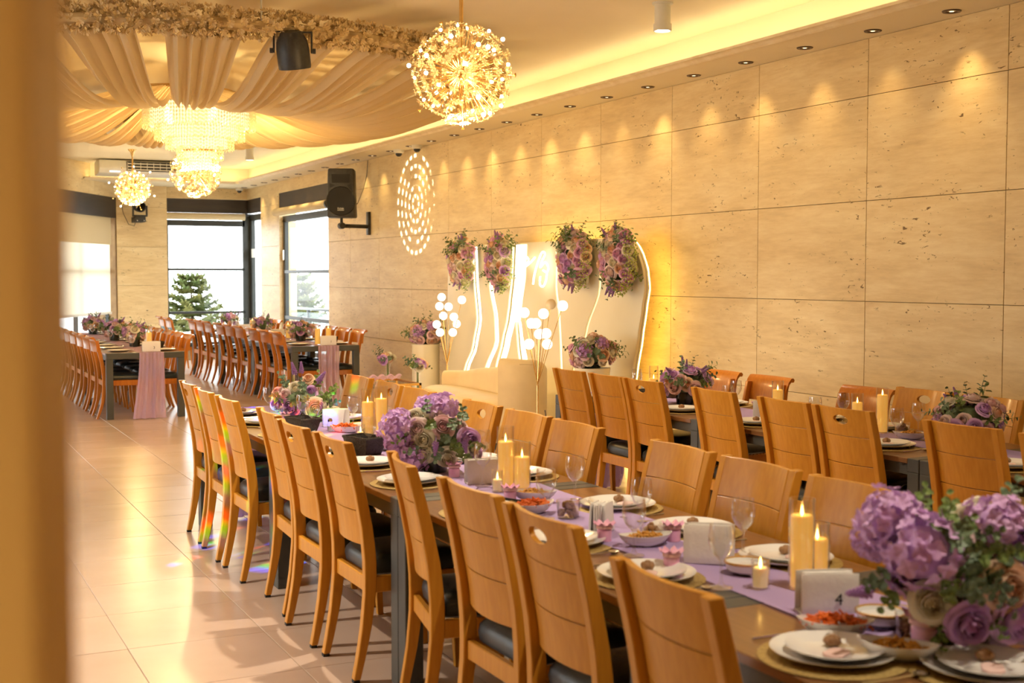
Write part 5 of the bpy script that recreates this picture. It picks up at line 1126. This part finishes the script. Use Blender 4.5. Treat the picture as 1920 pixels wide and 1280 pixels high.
# ------------------------------------------------------------------ napkin holders and number stands
def napkin(x, y, rz, w_, h_, lab, num=None, pack=True):
    t = thing('napkin_holder', lab, 'napkin holder', (x, y, HT + .006), rz, 'napkin holders')
    for s_ in (-1, 1): O('side_panel', MB().slab(lambda u, v: (-w_ / 2 + w_ * u, s_ * .03 - s_ * .006 * v, h_ * v * (1 - .02 * (2 * u - 1) ** 4 * v)), 6, 4, (0, s_ * .002, 0)).mesh('side_panel', M['paper'], bevel=.001), t)
    O('base', MB().box(-w_ / 2, w_ / 2, -.03, .03, 0, .003).mesh('base', M['paper'], False), t)
    for k in range(5): O('napkin', MB().box(-w_ / 2 + .012, w_ / 2 - .008, -.021 + k * .0085, -.0145 + k * .0085, .004, h_ * (.93 + .03 * (k % 3))).mesh('napkin', M['paper'], bevel=.003), t)
    if num: O('numeral', text_mesh(num, .042, M['ink']), t, (w_ * .14, -.0336, h_ * .36), (R(90), 0, 0))
napkin(2.135, 2.52, R(-22), .15, .105, 'white napkin holder marked 4 before the near flowers of the front table', '4')
napkin(2.19, 3.12, R(-38), .15, .115, 'white napkin holder third from the near end of the front table', None)
napkin(2.13, 3.66, R(40), .085, .10, 'narrow white napkin holder in the middle of the front table', None)
napkin(2.19, 4.74, R(-10), .15, .10, 'white napkin holder beside the middle flowers of the front table', None)
napkin(2.26, 6.90, R(-12), .15, .10, 'white napkin holder by the far flowers of the front table', None)
napkin(4.72, 6.15, R(-25), .14, .105, 'white napkin holder in the middle of the stone-wall table', None)
napkin(4.74, 7.45, R(-20), .14, .10, 'white napkin holder at the far end of the stone-wall table', None)
napkin(2.62, 14.66, R(-2), .20, .115, 'cream napkin stand marked 3 above the pink runner', '3')
napkin(4.84, 15.05, R(-8), .19, .115, 'cream napkin stand marked 1 above the dusty pink runner', '1')
napkin(4.84, 17.35, R(-8), .19, .11, 'cream napkin stand on the window table behind the first flowers', None)
napkin(4.86, 19.3, R(-8), .19, .11, 'cream napkin stand on the window table near the windows', None)
# ------------------------------------------------------------------ dishes of snacks
def boat(L_, w_, h_):
    def sec(s_, z): return [(L_ / 2 * s_ * math.cos(a) * (1 - .0 * abs(math.sin(a))), w_ / 2 * s_ * math.sin(a) * abs(math.sin(a)) ** .25, z + (h_ * .18 * math.cos(a) ** 4 if z > h_ * .6 else 0)) for a in [2 * math.pi * k / 32 for k in range(32)]]
    return MB().loops([sec(.45, 0), sec(.7, h_ * .25), sec(.92, h_ * .7), sec(1, h_), sec(.96, h_), sec(.85, h_ * .6), sec(.5, .006)])
boat_me = boat(.185, .095, .036).mesh('bowl', M['white'])
def heap(n, rx, ry, h_, s_, seed, kind):
    rn = seeded('heap', seed); mb = MB()
    for k in range(n):
        a = rn.uniform(0, 6.28); r = math.sqrt(rn.random()); x, y = r * rx * math.cos(a), r * ry * math.sin(a); z = h_ * (1 - r * r) * rn.uniform(.4, 1)
        if kind == 'nut': mb.ball((x, y, z), s_ * rn.uniform(.7, 1.1), 7, 5)
        else:
            d = Vector((rn.uniform(-1, 1), rn.uniform(-1, 1), rn.uniform(-.4, .6))).normalized() * s_ * rn.uniform(.7, 1.4); p = Vector((x, y, z + s_ * .3)); mb.tube([p - d, p + Vector((0, 0, s_ * .2)), p + d], s_ * (.22 if kind == 'shred' else .4), 4)
    return mb
def dish(x, y, rz, kind, lab, cat, seed):
    t = thing('snack_dish', lab, cat, (x, y, HT + .006), rz, 'snack dishes')
    O('bowl', boat_me, t)
    if kind == 'chips': O('snacks', heap(60, .065, .03, .018, .010, seed, 'chip').mesh('snacks', M['chips']), t, (0, 0, .022), kind='stuff')
    else: O('shredded_carrot', heap(110, .075, .035, .022, .014, seed, 'shred').mesh('shredded_carrot', M['carrot']), t, (0, 0, .024), kind='stuff')
for i, (x, y, rz, kd, lab) in enumerate(((2.015, 2.135, -50, 'chips', 'white boat dish of yellow snacks at the near end of the front table'), (2.015, 2.345, -35, 'carrot', 'white dish heaped with orange carrot at the near end of the front table'), (2.14, 3.40, -10, 'chips', 'white boat dish of yellow snacks in the middle of the front table'),
        (2.19, 4.28, -40, 'chips', 'white dish of yellow snacks before the tall middle candle of the front table'), (2.07, 4.05, 10, 'carrot', 'dish of orange carrot beside the black tray on the front table'), (2.22, 6.60, -30, 'carrot', 'dish of orange carrot before the far candles of the front table'), (2.20, 5.86, 20, 'carrot', 'dish of orange carrot behind the black basket on the front table'), (4.80, 5.02, -40, 'chips', 'boat dish of snacks by the tall candle of the stone-wall table'), (4.86, 6.0, 0, 'chips', 'dish of snacks by the napkins of the stone-wall table'))):
    dish(x, y, R(rz), kd, lab, 'snack dish', i)
def goldbowl(x, y, lab):
    t = thing('gold_rim_bowl', lab, 'bowl', (x, y, HT + .006), 0, 'gold-rimmed bowls')
    O('bowl', MB().lathe([(.03, 0), (.055, .012), (.062, .034), (.0585, .034), (.05, .014), (.001, .008)], 30).mesh('bowl', M['white']), t)
    O('rim', MB().lathe([(.0635, .032), (.0640, .038), (.0590, .0385), (.0585, .033)], 30, cap=False).mesh('rim', M['gold']), t)
    O('dip', MB().lathe([(.054, .026), (.001, .028)], 24, cap=False).mesh('dip', M['white']), t)
for x, y, lab in ((2.17, 2.36, 'gold-rimmed white bowl beside the number 4 stand'), (2.20, 2.95, 'gold-rimmed white bowl before the votive on the front table'), (2.22, 5.70, 'gold-rimmed bowl beside the carrot behind the basket')): goldbowl(x, y, lab)
def nutjar(x, y, lab):
    t = thing('nut_jar', lab, 'jar', (x, y, HT + .006), 0, 'glass jars of nuts')
    O('glass_tub', MB().lathe([(.001, .001), (.038, .001), (.044, .06), (.042, .06), (.036, .004), (.001, .004)], 26, cap=False).mesh('glass_tub', M['glass']), t)
    O('nuts', heap(70, .032, .032, .05, .009, lab, 'nut').mesh('nuts', M['nut']), t, (0, 0, .010), kind='stuff')
for x, y, lab in ((2.15, 3.93, 'glass jar of brown nuts beside the narrow napkin holder'), (2.20, 3.45, 'glass jar of brown nuts behind the snack boat of the front table'), (2.16, 2.24, 'glass jar of brown nuts before the near flowers of the front table'), (4.93, 5.22, 'glass jar of brown nuts behind the tall candle of the stone-wall table')): nutjar(x, y, lab)
def favour(x, y, lab, s_=1.1):
    t = thing('favour_jar', lab, 'favour', (x, y, HT + .006), 0, 'pink favour jars')
    O('jar', MB().lathe([(.001, .001), (.02 * s_, .001), (.021 * s_, .032 * s_), (.015 * s_, .038 * s_)], 18).mesh('jar', M['ribbon']), t)
    O('lid', MB().lathe([(.024 * s_, .037 * s_), (.024 * s_, .044 * s_)], 18).mesh('lid', M['blush']), t)
    mb = MB()
    for k in range(8):
        a = k * .785; d = Vector((math.cos(a), math.sin(a), .2)); e = Vector((-d.y, d.x, 0)); mb.add([(0, 0, .045 * s_), d * .028 * s_ + e * .010 * s_ + Vector((0, 0, .042 * s_)), d * .034 * s_ + Vector((0, 0, .05 * s_)), d * .028 * s_ - e * .010 * s_ + Vector((0, 0, .042 * s_))], [(0, 1, 2, 3)])
    O('ribbon_bow', mb.mesh('ribbon_bow', M['ribbon'], False), t)
for k, (x, y) in enumerate(((2.12, 2.155), (2.03, 3.08), (2.06, 3.52), (2.26, 3.42), (2.10, 4.30), (2.14, 4.93), (2.31, 4.72), (2.10, 5.95), (2.08, 6.95), (2.28, 7.35), (2.05, 7.2))):
    favour(x, y, 'small pink ribboned favour jar, %s from the near end of the front table' % ORD[k + 1], 1.7 if k == 0 else 1.15)
for k, (x, y) in enumerate(((4.70, 5.33), (4.66, 4.35), (4.92, 6.5))): favour(x, y, 'small pink ribboned favour jar on the stone-wall table, %s' % ('by the votive', 'at the right edge', 'near the wall chairs')[k])
def basket(x, y, rz, w_, l_, h_, lab):
    t = thing('bread_basket', lab, 'basket', (x, y, HT + .004), rz, 'dark baskets')
    def sec(s_, z): return [(x2 * s_, y2 * s_, z) for x2, y2 in [(w_ / 2 * c, l_ / 2 * s2) for c, s2 in [(max(-1, min(1, 1.35 * math.cos(a))), max(-1, min(1, 1.35 * math.sin(a)))) for a in [2 * math.pi * k / 32 for k in range(32)]]]]
    O('weave', MB().loops([sec(.72, 0), sec(.88, h_ * .5), sec(1, h_), sec(.95, h_), sec(.84, h_ * .5), sec(.68, .006)]).mesh('weave', M['basket']), t)
    O('rim', MB().loops([sec(1.01, h_ - .006), sec(1.03, h_), sec(1.01, h_ + .006), sec(.95, h_ + .006), sec(.95, h_ - .004)], False).mesh('rim', M['basket']), t)
basket(2.03, 5.78 - .02, .3, .13, .20, .085, 'black woven bread basket beside the sixth aisle chair of the front table')
basket(2.01, 7.02 - .30, .2, .13, .2, .08, 'black woven bread basket before the far flowers of the front table')
basket(2.01, 4.12, .4, .12, .20, .03, 'shallow black tray on the front table before the ninth aisle chair')
basket(2.80, 14.98 + .25, 0, .12, .22, .08, 'dark woven basket on the far-left table right of the number')
basket(5.02, 15.5, 0, .12, .22, .08, 'dark woven basket on the window table right of the candles')
basket(4.64, 7.28, 0, .12, .2, .08, 'dark woven basket at the far end of the stone-wall table')
def shaker(x, y, lab):
    t = thing('salt_shaker', lab, 'shaker', (x, y, HT + .006), 0, 'salt shakers')
    O('glass_body', MB().lathe([(.001, .001), (.016, .001), (.018, .03), (.012, .05), (.012, .055)], 16, cap=False).mesh('glass_body', M['glass']), t)
    O('salt', MB().lathe([(.014, .003), (.015, .028)], 14).mesh('salt', M['white']), t)
    O('cap', MB().lathe([(.013, .052), (.014, .06), (.010, .07), (.001, .073)], 16).mesh('cap', M['silver']), t)
for x, y, lab in ((2.16, 6.70, 'glass salt shaker before the far napkins of the front table'), (4.70, 6.02, 'glass salt shaker before the napkins of the stone-wall table'), (2.21, 3.25, 'glass salt shaker behind the napkins third from the near end')): shaker(x, y, lab)
tag(O('extension_cord', MB().tube([(rp.x + .02, rp.y - .1, .45), (rp.x + .0, rp.y - .22, .2), (rp.x - .1, rp.y - .2, .02), (rp.x - .5, rp.y - .1, .008), (rp.x - .9, rp.y + .3, .008), (4.5, 11.6, .008)], .005, 6).mesh('extension_cord', M['cable'])), 'thin dark cord running over the floor from the right globe lamp', 'cord')
# tiny glowing things are seen but not aimed at: bulbs have lamps for their light, wax glow is painted emission
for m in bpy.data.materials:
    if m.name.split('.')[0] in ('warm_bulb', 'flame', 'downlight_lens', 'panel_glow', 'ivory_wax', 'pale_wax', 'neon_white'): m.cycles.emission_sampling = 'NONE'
